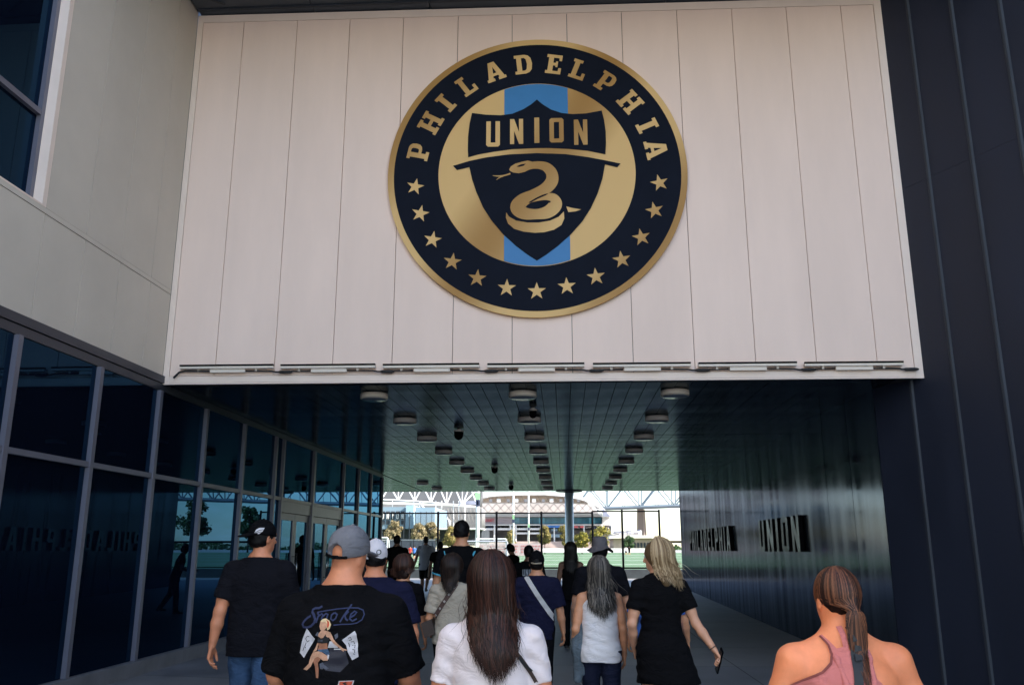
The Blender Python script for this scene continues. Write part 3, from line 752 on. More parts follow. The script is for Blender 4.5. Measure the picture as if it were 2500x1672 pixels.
# goals ------------------------------------------------------------------------
GOALW = mat('goal_white', (0.75, 0.75, 0.75), 0.5)
NET = mat('net_white', (0.7, 0.66, 0.66), 0.8)
def goal(x0, x1, ht, Y, label, depth=1.2, pc=GOALW):
    zb = field_z(Y)
    t = thing('soccer_goal', label, 'goal', ((x0 + x1) / 2, Y, zb), 'small goals on the field')
    for x in (x0, x1):
        MB().tube([(x, Y, zb), (x, Y, zb + ht)], 0.055, 8).obj('post', pc, t)
    MB().tube([(x0, Y, zb + ht), (x1, Y, zb + ht)], 0.055, 8).obj('crossbar', pc, t)
    for x in (x0, x1):
        MB().tube([(x, Y, zb + ht), (x, Y + depth * .5, zb + ht * .9), (x, Y + depth, zb)], 0.03, 6).obj('side_frame', pc, t)
    nb = MB(); w = 0.008
    for k in range(int((x1 - x0) / 0.16) + 1):
        x = x0 + 0.16 * k
        nb.quad((x - w, Y + depth * .5, zb + ht * .9), (x + w, Y + depth * .5, zb + ht * .9), (x + w, Y + depth, zb), (x - w, Y + depth, zb))
        nb.quad((x - w, Y, zb + ht), (x + w, Y, zb + ht), (x + w, Y + depth * .5, zb + ht * .9), (x - w, Y + depth * .5, zb + ht * .9))
    for k in range(9):
        u = k / 9; y = Y + depth * (.5 + .5 * u); z = zb + ht * .9 * (1 - u)
        nb.quad((x0, y, z - w), (x1, y, z - w), (x1, y, z + w), (x0, y, z + w))
    nb.obj('net', NET, t)
p = on_y(1128, 1321, 60); q = on_y(1238, 1321, 60)
goal(p[0], q[0], q[2] - field_z(60), 60, 'grey training goal behind the chain link fence, nearest to the fence', pc=mat('goal_grey', (0.35, 0.36, 0.42), 0.5))
p = on_y(1163, 1315, 82); q = on_y(1236, 1315, 82)
goal(p[0], q[0], q[2] - field_z(82), 82, 'white training goal standing behind the grey one')
p = on_y(900, 1312, 66); q = on_y(946, 1312, 66)
goal(p[0], q[0], q[2] - field_z(66), 66, 'white goal at the left, cut off by the glass end')

# pixel box: a solid whose front face fills a rectangle of the photograph at distance Y ---------------
def pbox(mb, x0, y0, x1, y1, Y, depth):
    a = on_y(x0, y1, Y); b = on_y(x1, y0, Y)
    return mb.box(a[0], b[0], Y, Y + depth, a[2], b[2])
def bar(mb, p, q, Y, wpx, n=6, dY=0.0):
    a = on_y(*p, Y); b = on_y(*q, Y); a[1] += dY; b[1] += dY
    return mb.tube([a, b], wpx * Y / 2133 / 2, n)
def pprism(name, pts, Y, depth, mt, parent=None):
    L = [(float(on_y(x, y, Y)[0]), float(on_y(x, y, Y)[2])) for x, y in pts]
    M = Matrix(((1, 0, 0, 0), (0, 0, 1, Y), (0, 1, 0, 0), (0, 0, 0, 1)))
    return link(name, poly_mesh(name, [L], depth, M), mt, parent)

# boards and banners round the field ---------------------------------------------
for k in range(11):
    x0 = 1322 + 26 * k
    lab = 'low white board at the far side of the field, %s from the column' % ['first', 'second', 'third', 'fourth', 'fifth', 'sixth', 'seventh', 'eighth', 'ninth', 'tenth', 'eleventh'][k]
    o = pbox(MB(), x0, 1338, x0 + 25.4, 1347.5, 104, 0.1).obj('field_board', mat('board_white', (0.74, 0.72, 0.70), 0.6, var=0.1, vscale=0.8), None)
    tag(o, lab, 'board', 'white boards along the field')
for k in range(6):
    x0 = 1160 + 27.3 * k
    t = thing('printed_banner', 'pale pink printed banner behind the goals, %s from the left' % ['first', 'second', 'third', 'fourth', 'fifth', 'last'][k], 'banner', tuple(on_y(x0 + 13, 1357, 90)), 'pink banners behind the goals')
    pbox(MB(), x0, 1326, x0 + 26.6, 1356, 90, 0.06).obj('sheet', PINKISH, t)
    random.seed(k)
    for r in range(3):
        xx = x0 + 3
        while xx < x0 + 22:
            w = random.uniform(2, 5); yy = 1331 + r * 7
            pbox(MB(), xx, yy, xx + w, yy + 3.2, 89.97, 0.02).obj('print_mark', mat('pink_print', (0.36, 0.12, 0.12), 0.7), t)
            xx += w + random.uniform(1.5, 4)
dk = thing('windscreen_fence', 'dark navy windscreen fence behind the field at the left', 'fence', tuple(on_y(1000, 1346, 78)))
pbox(MB(), 905, 1319, 1064, 1345, 78, 0.05).obj('screen', mat('windscreen', (0.03, 0.04, 0.055), 0.8, var=0.3, vscale=1.5), dk)
bar(MB(), (905, 1317.5), (1064, 1317.5), 78, 1.8).obj('top_rail', mat('galv', (0.4, 0.42, 0.45), 0.4, 0.6), dk)
for x in (920, 950, 980, 1010, 1040, 1063): bar(MB(), (x, 1317), (x, 1347), 77.9, 1.4).obj('post', BLACK, dk)

# left building carrying the word UNION -------------------------------------------
ub = thing('club_building', 'grey blue clad stadium building with large white letters UNION', 'building', tuple(on_y(980, 1345, 112)))
pbox(MB(), 880, 1237, 989, 1291, 112, 14).obj('upper_block', GREYBLUE, ub)
pbox(MB(), 989.4, 1233, 1010, 1290, 111, 14).obj('stair_block', PALEBLUE, ub)
pbox(MB(), 1010.4, 1238, 1062, 1290, 112.5, 12).obj('side_block', GREYBLUE, ub)
pbox(MB(), 880, 1291.5, 1176, 1330, 114.5, 12).obj('lower_storey', DARKVOID, ub)  # openings in shadow, put in as one dark block
pbox(MB(), 1040, 1288, 1176, 1292, 110.5, 5).obj('slab_edge', WHITE_STEEL, ub)
for x in (929, 975, 1018, 1062, 1120, 1160): pbox(MB(), x, 1292, x + 3, 1335, 111.4, 0.5).obj('pillar', GREYBLUE, ub)
for k in range(7): pbox(MB(), 985 + 13.5 * k, 1248, 986.2 + 13.5 * k, 1330, 110.6, 0.3).obj('fin', mat('dark_fin', (0.015, 0.02, 0.026), 0.5), ub)
for k, ch in enumerate('UNION'):
    x0 = 930.5 + 12.1 * k
    w_ = pbox(MB(), x0 - 0.6, 1247.5, x0 + 9, 1268.5, 111.9, 0.08).obj('window', DARKVOID, ub)
    a = on_y(x0 + 1.3, 1266.5, 111.85); b = on_y(x0 + 7.2, 1252, 111.85)
    w, L = BLOCK[ch]
    if ch == 'I': a = on_y(x0 + 3.2, 1266.5, 111.85); b = on_y(x0 + 5.4, 1252, 111.85)
    M = Matrix(((1, 0, 0, a[0]), (0, 0, -1, 111.86), (0, 1, 0, a[2]), (0, 0, 0, 1)))
    link('letter', poly_mesh('letter', scaled(L, (b[0] - a[0]) / w, b[2] - a[2]), 0.15, M), WHITE_STEEL, ub)
    pbox(MB(), x0, 1270.5, x0 + 8.4, 1279.5, 111.9, 0.08).obj('window', DARKVOID, ub)

# left stand roof with its white truss ----------------------------------------------
lt = thing('stand_roof', 'white steel roof truss of the near stand, over the club building', 'roof', tuple(on_y(1050, 1236, 124)))
lo = [(905, 1218), (931, 1219), (972, 1221), (1012, 1223), (1052, 1226), (1090, 1230), (1128, 1233), (1166, 1237)]
m_ = MB()
for a, b in zip(lo[:-1], lo[1:]): bar(m_, a, b, 124, 4.2)
m_.obj('bottom_chord', WHITE_STEEL, lt)
for i in range(len(lo) - 1):
    mx = (lo[i][0] + lo[i + 1][0]) / 2
    bar(MB(), lo[i], (mx, 1186), 124, 3.6).obj('diagonal', WHITE_STEEL, lt)
    bar(MB(), lo[i + 1], (mx, 1186), 124, 3.6).obj('diagonal', WHITE_STEEL, lt)
    bar(MB(), lo[i + 1], (lo[i + 1][0] + 1, 1186), 124, 2.4).obj('strut', WHITE_STEEL, lt)
for x, w in ((958, 2), (1010, 3), (1024, 3), (1064, 2.6), (1078, 3), (1107, 3), (1120, 2.5), (1135, 2.5)):
    bar(MB(), (x, 1222), (x, 1290), 125, w).obj('post', WHITE_STEEL, lt)
bar(MB(), (1024, 1227), (1056, 1263), 123.6, 4.5).obj('brace', WHITE_STEEL, lt)
bar(MB(), (1164, 1196), (1126, 1233), 123, 4).obj('brace', WHITE_STEEL, lt)
pprism('roof_sheet', [(900, 1180), (1180, 1180), (1172, 1236), (1100, 1231), (1000, 1224), (900, 1221)], 134, 3, mat('underside_shade', (0.10, 0.10, 0.105), 0.7, var=.15, vscale=.3), lt)  # upright backing; shade under the roof put into its grey
pprism('seating_wall', [(900, 1228), (1100, 1234), (1176, 1240), (1176, 1289), (900, 1289)], 133, 6, mat('pale_stand', (0.17, 0.165, 0.165), 0.7, var=0.2, vscale=0.35), lt)
pprism('gable', [(1066, 1254), (1074, 1247), (1095, 1270), (1095, 1282), (1066, 1282)], 128, 3, WHITE_ROOF, lt)
for k in range(12):
    x = 1066 + 9 * k
    bar(MB(), (x, 1240), (x + 9, 1272), 130, 1.1, 4).obj('rod', mat('rod_grey', (0.16, 0.15, 0.14), 0.6), lt)
    bar(MB(), (x + 9, 1240), (x, 1272), 130.1, 1.1, 4).obj('rod', mat('rod_grey', (0.16, 0.15, 0.14), 0.6), lt)
pbox(MB(), 1122, 1222, 1160, 1231, 126, 1).obj('sign_panel', mat('slate_panel', (0.22, 0.23, 0.30), 0.6, var=0.2, vscale=1), lt)

# main stand with the long curved roof ------------------------------------------------
Y0 = 165
ms = thing('main_stand', 'large white stadium stand with a long curved truss roof and blue glazing', 'stadium', tuple(on_y(1320, 1345, Y0)))
pprism('roof_edge', [(1168, 1212), (1200, 1206), (1260, 1202.5), (1330, 1202), (1380, 1206), (1420, 1212.5), (1436, 1217), (1455, 1226), (1474, 1240), (1492, 1261), (1487, 1261), (1470, 1245), (1450, 1231), (1432, 1223), (1412, 1218), (1380, 1211.5), (1330, 1207.5), (1260, 1208), (1200, 1211), (1170, 1217)], Y0 - 6, 5, WHITE_STEEL, ms)
pprism('roof_soffit', [(1168, 1213), (1200, 1211.5), (1260, 1208.5), (1330, 1208), (1380, 1212), (1412, 1218.5), (1431, 1223), (1436, 1229), (1400, 1227), (1330, 1224), (1168, 1226)], Y0 - 3, 4, TAN_SOFFIT, ms)
pprism('roof_band', [(1168, 1227), (1330, 1225), (1400, 1228), (1440, 1232), (1462, 1252), (1168, 1252)], Y0 + 4, 4, mat('roof_inner', (0.42, 0.38, 0.36), 0.7, var=0.12, vscale=0.3), ms)
bar(MB(), (1168, 1228), (1436, 1229), Y0 - 4, 2.0).obj('truss_chord', WHITE_STEEL, ms)
bar(MB(), (1168, 1252), (1466, 1253), Y0 - 4, 3.0).obj('truss_chord', WHITE_STEEL, ms)
ROD = mat('truss_rod', (0.20, 0.18, 0.17), 0.6)
for k in range(14):
    x = 1172 + 20 * k
    bar(MB(), (x, 1229), (x + 20, 1251), Y0 - 4, 1.5, 4).obj('truss_rod', ROD, ms)
    bar(MB(), (x + 20, 1229), (x, 1251), Y0 - 3.7, 1.5, 4).obj('truss_rod', ROD, ms)
    bar(MB(), (x, 1208 + abs(x - 1310) * 0.04), (x + 10, 1228), Y0 - 4.4, 1.0, 4).obj('truss_rod', ROD, ms)
inner_c = [(1431, 1223), (1441, 1231), (1452, 1242), (1462, 1253), (1470, 1261)]
outer_c = [(1436, 1218), (1452, 1226), (1466, 1236), (1478, 1247), (1490, 1260)]
for a, b in zip(inner_c[:-1], inner_c[1:]): bar(MB(), a, b, Y0 - 6.5, 2.4).obj('truss_chord', WHITE_STEEL, ms)
for i in range(4):
    bar(MB(), inner_c[i], outer_c[i + 1], Y0 - 6.5, 2).obj('truss_rod', WHITE_STEEL, ms)
    bar(MB(), inner_c[i + 1], outer_c[i], Y0 - 6.4, 2).obj('truss_rod', WHITE_STEEL, ms)
pprism('corner_panel', [(1472, 1241), (1491, 1260.5), (1472, 1260.5)], Y0 - 6.8, 0.3, mat('slate_panel', (0.22, 0.23, 0.30), 0.6), ms)
for k in range(6):
    x = 1194 + 43 * k
    pbox(MB(), x, 1218, x + 7, 1225, Y0 - 6, 1.2).obj('floodlight', mat('flood_dark', (0.12, 0.12, 0.13), 0.6), ms)
    pbox(MB(), x + 19, 1217, x + 28, 1225, Y0 - 5.6, 1.0).obj('floodlight', WHITE_STEEL, ms)
pbox(MB(), 1168, 1253.5, 1470, 1261.5, Y0 - 1, 8).obj('fascia_band', WHITE_ROOF, ms)
pbox(MB(), 1176, 1262, 1252.5, 1279, Y0 - 0.5, 8).obj('sign_wall', PINKISH, ms)
xx = 1181
for ch in 'GIANT':
    a = on_y(xx, 1273.5, Y0 - .6); b = on_y(xx + 4.6, 1266, Y0 - .6); w, L = BLOCK[ch]
    if ch == 'I': b = on_y(xx + 1.7, 1266, Y0 - .6)
    M = Matrix(((1, 0, 0, a[0]), (0, 0, -1, Y0 - .52), (0, 1, 0, a[2]), (0, 0, 0, 1)))
    link('letter', poly_mesh('letter', scaled(L, (b[0] - a[0]) / w, b[2] - a[2]), 0.1, M), RED, ms)
    xx += 3.2 if ch == 'I' else 5.8
for k in range(14):
    x0 = 1253.5 + 15.4 * k
    pn = pbox(MB(), x0, 1262.5, x0 + 14.7, 1277.5, Y0, 0.3).obj('pane', TEAL if k % 4 else mat('teal_light', (0.10, 0.28, 0.36), 0.15, var=0.3, vscale=0.6), ms)
pbox(MB(), 1253, 1262, 1470, 1278.2, Y0 + .4, 7).obj('glazing_core', DARKVOID, ms)
pprism('end_wall', [(1470.5, 1261), (1492, 1261), (1493, 1279), (1470.5, 1279)], Y0 - 1, 6, WHITE_ROOF, ms)
pbox(MB(), 1176, 1279, 1492, 1282, Y0 - 2.5, 10).obj('slab_edge', WHITE_STEEL, ms)
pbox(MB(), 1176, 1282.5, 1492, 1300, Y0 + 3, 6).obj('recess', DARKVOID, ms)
pbox(MB(), 1176, 1288.5, 1330, 1293.5, Y0 - 2.5, 10).obj('slab_edge', WHITE_STEEL, ms)
pbox(MB(), 1258, 1299, 1322, 1303.5, Y0 - 2.5, 8).obj('slab_edge', WHITE_STEEL, ms)
pbox(MB(), 1176, 1293.6, 1492, 1337, Y0 + 2.5, 6).obj('lower_recess', mat('recess_shade', (0.14, 0.13, 0.13), 0.8, var=0.5, vscale=0.5), ms)  # shade in the openings put into a patchy grey
pbox(MB(), 1176, 1321, 1500, 1338, Y0 - 3, 3).obj('base_wall', mat('pale_base', (0.40, 0.31, 0.27), 0.8, var=0.2, vscale=0.5), ms)
for x, w in ((1205, 3.5), (1244, 4), (1258, 3), (1288, 4), (1319, 3.5), (1352, 2.5), (1385, 3), (1425, 2.5), (1470, 3)):
    pbox(MB(), x, 1282, x + w, 1338, Y0 - 2.8, 1.0).obj('pillar', WHITE_STEEL, ms)
pbox(MB(), 1326, 1282.5, 1376, 1287.5, Y0 - 3.2, .4).obj('blue_screen', mat('screen_blue', (0.03, 0.14, 0.42), 0.4, var=0.5, vscale=1.2), ms)
pbox(MB(), 1338, 1289, 1373, 1303, Y0 - 2.6, .4).obj('dark_screen', DARKVOID, ms)
for k in range(6): pbox(MB(), 1347 + 2.4 * k, 1290.5, 1348.4 + 2.4 * k, 1295.5, Y0 - 2.65, .04).obj('screen_text', PALEBLUE, ms)
for k in range(2): pbox(MB(), 1402 + 14 * k, 1283, 1411 + 14 * k, 1288, Y0 - 3.1, .3).obj('red_sign', RED, ms)
pbox(MB(), 1330, 1303.6, 1372, 1311, Y0 - 2.6, .6).obj('grey_panel', GREYBLUE, ms)

def crowd(name, pts, Y, n, label, seed, hpx=3.2):
    """a mass of seated spectators far away: one object of small two-box figures"""
    random.seed(seed); m = MB()
    a, b, c, d = [np.array(p, float) for p in pts]      # corners: bottom-left, bottom-right, top-right, top-left (pixels)
    for _ in range(n):
        u, v = random.random(), random.random()
        p = (a * (1 - u) + b * u) * (1 - v) + (d * (1 - u) + c * u) * v
        P = on_y(p[0], p[1], Y + v * 4); h = hpx * Y / 2133
        m.box(P[0] - h * .22, P[0] + h * .22, P[1], P[1] + .3, P[2], P[2] + h * .7)
        m.box(P[0] - h * .1, P[0] + h * .1, P[1] + .05, P[1] + .25, P[2] + h * .7, P[2] + h)
    me = m.mesh(name)
    cols = [NAVY_B, mat('crowd_blue', (0.10, 0.16, 0.34), .8), mat('crowd_white', (.6, .58, .55), .8), mat('crowd_skin', (.42, .26, .2), .8)]
    for c_ in cols: me.materials.append(c_)
    for i, pl_ in enumerate(me.polygons): pl_.material_index = (i // 12 * 7 + (3 if (i // 6) % 2 else (i // 12) % 3 * 0)) % 4 if (i // 6) % 2 else (i // 12) % 3
    return tag(link(name, me, None), label, 'crowd', kind='stuff')
crowd('spectators', [(1190, 1288), (1326, 1288), (1326, 1284), (1190, 1284)], Y0 - 1.5, 260, 'row of far spectators on the white stand terrace', 2)
crowd('spectators', [(1376, 1290), (1490, 1290), (1490, 1284), (1376, 1284)], Y0 - 1.5, 160, 'far spectators under the blue glazing at the right end', 4)

rb = thing('brick_pavilion', 'low tan brick pavilion with a cream roof and rounded end, far right', 'building', tuple(on_y(1550, 1338, 138)))
pprism('wall', [(1498, 1340), (1498, 1314), (1590, 1313), (1600, 1318), (1602, 1340)], 138, 12, BRICK, rb)
pprism('roof', [(1486, 1314), (1490, 1307), (1580, 1306), (1596, 1310), (1601, 1316), (1590, 1313.2), (1530, 1313.5)], 137, 14, mat('cream_roof', (0.66, 0.60, 0.52), 0.7), rb)
for k in range(6): pbox(MB(), 1548 + 8 * k, 1324, 1552 + 8 * k, 1336, 137.8, .1).obj('window', DARKVOID, rb)
bl = thing('bleacher', 'sloping open bleacher above the brick pavilion', 'stand', tuple(on_y(1530, 1308, 150)))
pprism('deck', [(1494, 1308), (1494, 1303), (1567, 1295), (1567, 1305), (1560, 1308)], 150, 10, mat('bleacher_deck', (0.5, 0.48, 0.46), 0.7), bl)
crowd('spectators', [(1496, 1305), (1564, 1303), (1566, 1294), (1500, 1299)], 149.5, 170, 'far spectators seated on the bleacher by the bridge pier', 9)

# masts -----------------------------------------------------------------------------------
def mast(x, wpx, ytop, Y, bg, label):
    zb = field_z(Y); a = on_y(x, 1340, Y); b = on_y(x, ytop, Y)
    t = thing('white_mast', label, 'mast', (a[0], Y, zb), 'white masts beyond the field')
    MB().tube([(a[0], Y, zb - .1), (a[0], Y, b[2])], wpx * Y / 2133 / 2, 12).obj('pole', WHITE_STEEL, t, smooth=True)
    for (x0, y0, x1, y1, mt_) in bg: pbox(MB(), x0, y0, x1, y1, Y - wpx * Y / 4266 - .06, .04).obj('banner', mt_, t)
mast(1165.5, 9.5, 1180, 86, [(1160, 1202, 1172, 1219, GREEN_B), (1161, 1219.4, 1171.5, 1236, NAVY_B), (1164.5, 1222, 1168, 1232, mat('banner_white', (.7, .7, .7), .7))], 'thick white mast with a green and navy banner')
mast(1253.5, 4.5, 1195, 96, [(1251, 1256, 1256, 1267, GREEN_B), (1250.5, 1267.3, 1256, 1276, NAVY_B)], 'thin white mast left of the column')
mast(1291, 4.0, 1195, 98, [(1288.8, 1279, 1293.2, 1287, GREEN_B), (1288.8, 1287.3, 1293.2, 1294, NAVY_B)], 'thin white mast nearest to the column')

# bridge ------------------------------------------------------------------------------------
br = thing('truss_bridge', 'pale steel truss bridge crossing the sky at the right', 'bridge', tuple(on_y(1570, 1340, 520)))
BR = mat('bridge_steel', (0.10, 0.13, 0.16), 0.6, var=0.08, vscale=0.05)
YB = 520
def bp(x, y, k): p = on_y(x, y, YB); return (p[0], YB + k * 18, p[2])
def bridge_truss(k):
    m = MB()
    xs_ = [1400 + 41.5 * i for i in range(40)]
    for i, x in enumerate(xs_):
        yl = 1240 - (x - 1478) * 0.034; yu = yl - 52
        if i < len(xs_) - 1:
            x2 = xs_[i + 1]; yl2 = 1240 - (x2 - 1478) * 0.034
            m.tube([bp(x, yl, k), bp(x2, yl2, k)], 0.62, 5); m.tube([bp(x, yu, k), bp(x2, yl2 - 52, k)], 0.5, 5)
            if i % 2 == 0: m.tube([bp(x, yl, k), bp(x2, yl2 - 52, k)], 0.5, 5)
            else: m.tube([bp(x, yu, k), bp(x2, yl2, k)], 0.5, 5)
        m.tube([bp(x, yl, k), bp(x, yu, k)], 0.42 if i % 2 == 0 else 0.2, 5)
    return m
for k in (0, 1): bridge_truss(k).obj('truss', BR, br)
dk_ = MB(); a = bp(1400, 1241.5, 0); b = bp(2980, 1241.5 - 54.6, 0)
dk_.add([(a[0], YB, a[2] - .5), (b[0], YB, b[2] - .5), (b[0], YB + 18, b[2] - .5), (a[0], YB + 18, a[2] - .5), (a[0], YB, a[2] + .7), (b[0], YB, b[2] + .7), (b[0], YB + 18, b[2] + .7), (a[0], YB + 18, a[2] + .7)], [(0, 3, 2, 1), (4, 5, 6, 7), (0, 1, 5, 4), (1, 2, 6, 5), (2, 3, 7, 6), (3, 0, 4, 7)])
dk_.obj('deck', BR, br)
PIERM = mat('pier_stone', (0.20, 0.15, 0.12), 0.85, var=0.12, vscale=0.1)
for x in (1570, 1985, 2400):
    c = on_y(x, 1300, YB); zt = on_y(x, 1241 - (x - 1478) * 0.034, YB)[2] - 0.8
    V = []
    for z, r in ((-1, 3.0), (zt, 2.2)):
        for a_ in range(4):
            w = math.radians(20 + 90 * a_)
            V.append((c[0] + 1.2 * r * math.cos(w), YB + 9 + 1.2 * r * math.sin(w), z))
    MB().add(V, [(0, 3, 2, 1), (4, 5, 6, 7), (0, 1, 5, 4), (1, 2, 6, 5), (2, 3, 7, 6), (3, 0, 4, 7)]).obj('pier', PIERM, br)

# trees -----------------------------------------------------------------------------------------
def leaf_mat(name, c1, c2):
    m = bpy.data.materials.new(name); m.use_nodes = True; t = m.node_tree; b = t.nodes['Principled BSDF']
    oi = t.nodes.new('ShaderNodeNewGeometry'); rp = t.nodes.new('ShaderNodeValToRGB')
    rp.color_ramp.elements[0].color = (*c1, 1); rp.color_ramp.elements[1].color = (*c2, 1)
    t.links.new(oi.outputs['Random Per Island'], rp.inputs['Fac']); t.links.new(rp.outputs['Color'], b.inputs['Base Color'])
    b.inputs['Roughness'].default_value = 0.6
    tr = t.nodes.new('ShaderNodeBsdfTranslucent'); t.links.new(rp.outputs['Color'], tr.inputs['Color'])
    mx = t.nodes.new('ShaderNodeMixShader'); mx.inputs['Fac'].default_value = 0.3
    t.links.new(b.outputs['BSDF'], mx.inputs[1]); t.links.new(tr.outputs['BSDF'], mx.inputs[2])
    t.links.new(mx.outputs['Shader'], t.nodes['Material Output'].inputs['Surface'])
    return m
LEAF = {'gold': leaf_mat('leaf_gold', (0.13, 0.12, 0.03), (0.36, 0.27, 0.08)), 'tan': leaf_mat('leaf_tan', (0.15, 0.125, 0.06), (0.36, 0.28, 0.14)),
        'yellow': leaf_mat('leaf_yellow', (0.08, 0.11, 0.02), (0.36, 0.28, 0.03)), 'green': leaf_mat('leaf_green', (0.02, 0.05, 0.015), (0.06, 0.12, 0.03))}
BARK = mat('bark', (0.09, 0.065, 0.05), 0.9, var=0.3, vscale=4)
def tree(loc, h, rx, kind, label, n=1700, seed=0, group='young trees before the stand', leaf=0.13, lowfrac=0.28):
    rnd = random.Random(seed)
    t = thing('deciduous_tree', label, 'tree', loc, group)
    x, y, z = map(float, loc); h = float(h); rx = float(rx)
    trunk = MB()
    hc = h * lowfrac
    trunk.tube([(x, y, z - .1), (x + rnd.uniform(-.1, .1), y, z + hc), (x + rnd.uniform(-.2, .2), y, z + h * .6), (x, y, z + h * .92)], [h * .022, h * .017, h * .010, h * .003], 7)
    clumps = []
    for k in range(26):
        a = rnd.uniform(0, 6.28); u = rnd.random(); zz = z + hc + (h - hc) * (0.12 + 0.82 * u)
        rr = rx * math.sin(math.pi * (0.16 + 0.72 * u) ** 0.9) * rnd.uniform(.35, .85)
        c = (x + rr * math.cos(a), y + rr * math.sin(a), zz)
        clumps.append((c, rx * rnd.uniform(.18, .42)))
        trunk.tube([(x, y, zz - (zz - z - hc) * .45 - .1), ((x + c[0]) / 2, (y + c[1]) / 2, zz - .15 * rx), c], [h * .008, h * .005, h * .002], 4)
    trunk.obj('trunk', BARK, t, smooth=True)
    cr = MB()
    for i in range(n):
        c, r = clumps[i % len(clumps)]
        d = Vector((rnd.gauss(0, 1), rnd.gauss(0, 1), rnd.gauss(0, .8))).normalized() * r * rnd.random() ** .4
        p = Vector(c) + d
        nrm = (d.normalized() + Vector((rnd.gauss(0, .6), rnd.gauss(0, .6), rnd.gauss(0, .6)))).normalized()
        a = nrm.orthogonal().normalized(); b = nrm.cross(a); s = leaf * rnd.uniform(.6, 1.3)
        cr.add([p - a * s, p - b * s * .6, p + a * s, p + b * s * .6], [(0, 1, 2, 3)])
    link('crown', cr.mesh('crown'), LEAF[kind], t)
tl = [(962, 1272, 26, 'tan', 'tan autumn tree in front of the letters UNION'), (1020, 1280, 24, 'tan', 'tan autumn tree between two far silhouettes'), (1052, 1276, 24, 'tan', 'tan autumn tree left of the tall man'), (1104, 1288, 24, 'gold', 'golden tree just behind the tall man'), (1246, 1296, 17, 'gold', 'small golden tree behind the thin masts'), (1330, 1284, 20, 'gold', 'slender golden tree right of the thin masts'), (1376, 1283, 19, 'gold', 'golden tree just left of the column'), (1420, 1294, 22, 'yellow', 'yellow green tree just right of the column'), (1464, 1288, 34, 'yellow', 'wide bright yellow tree above the bucket hat'), (1534, 1311, 17, 'green', 'small round green tree before the brick pavilion')]
for k, (x, yt, hwp, kind, lab) in enumerate(tl):
    Y = 112 + (k % 3) if x > 1110 else 104 + (k % 3); a = on_y(x, yt, Y); zb = field_z(Y)
    tree((a[0], Y, zb), a[2] - zb, hwp * Y / 2133, kind, lab, seed=k + 20, n=2600)
tree((55, 150, 1.0), 9.0, 3.2, 'green', 'dark tree across the field, right one of the pair mirrored in the glass', n=2600, seed=61, group='trees mirrored in the glass', leaf=.32)
tree((47, 156, 1.0), 8.0, 2.6, 'green', 'dark tree across the field, left one of the pair mirrored in the glass', n=2200, seed=62, group='trees mirrored in the glass', leaf=.32)
tree((80, 150, 1.0), 11.0, 4.4, 'green', 'large dark tree across the field by the metal wall reflection', n=2600, seed=63, group='trees mirrored in the glass', leaf=.35)

wd = MB(); rnd = random.Random(77)
for i in range(9000):
    X = rnd.uniform(60, 900); Yy = 640 + rnd.uniform(0, 40)
    top = 4.2 + 2.2 * math.sin(X * .05) + 1.5 * math.sin(X * .17 + 1)
    p = Vector((X, Yy, 0.6 + top * rnd.random() ** .7)); s = rnd.uniform(.6, 1.4)
    nrm = Vector((rnd.gauss(0, 1), -1, rnd.gauss(0, 1))).normalized(); a = nrm.orthogonal().normalized(); b = nrm.cross(a)
    wd.add([p - a * s, p - b * s, p + a * s, p + b * s], [(0, 1, 2, 3)])
tag(link('far_treeline', wd.mesh('far_treeline'), LEAF['green']), 'far off line of trees low on the horizon', 'trees', kind='stuff')
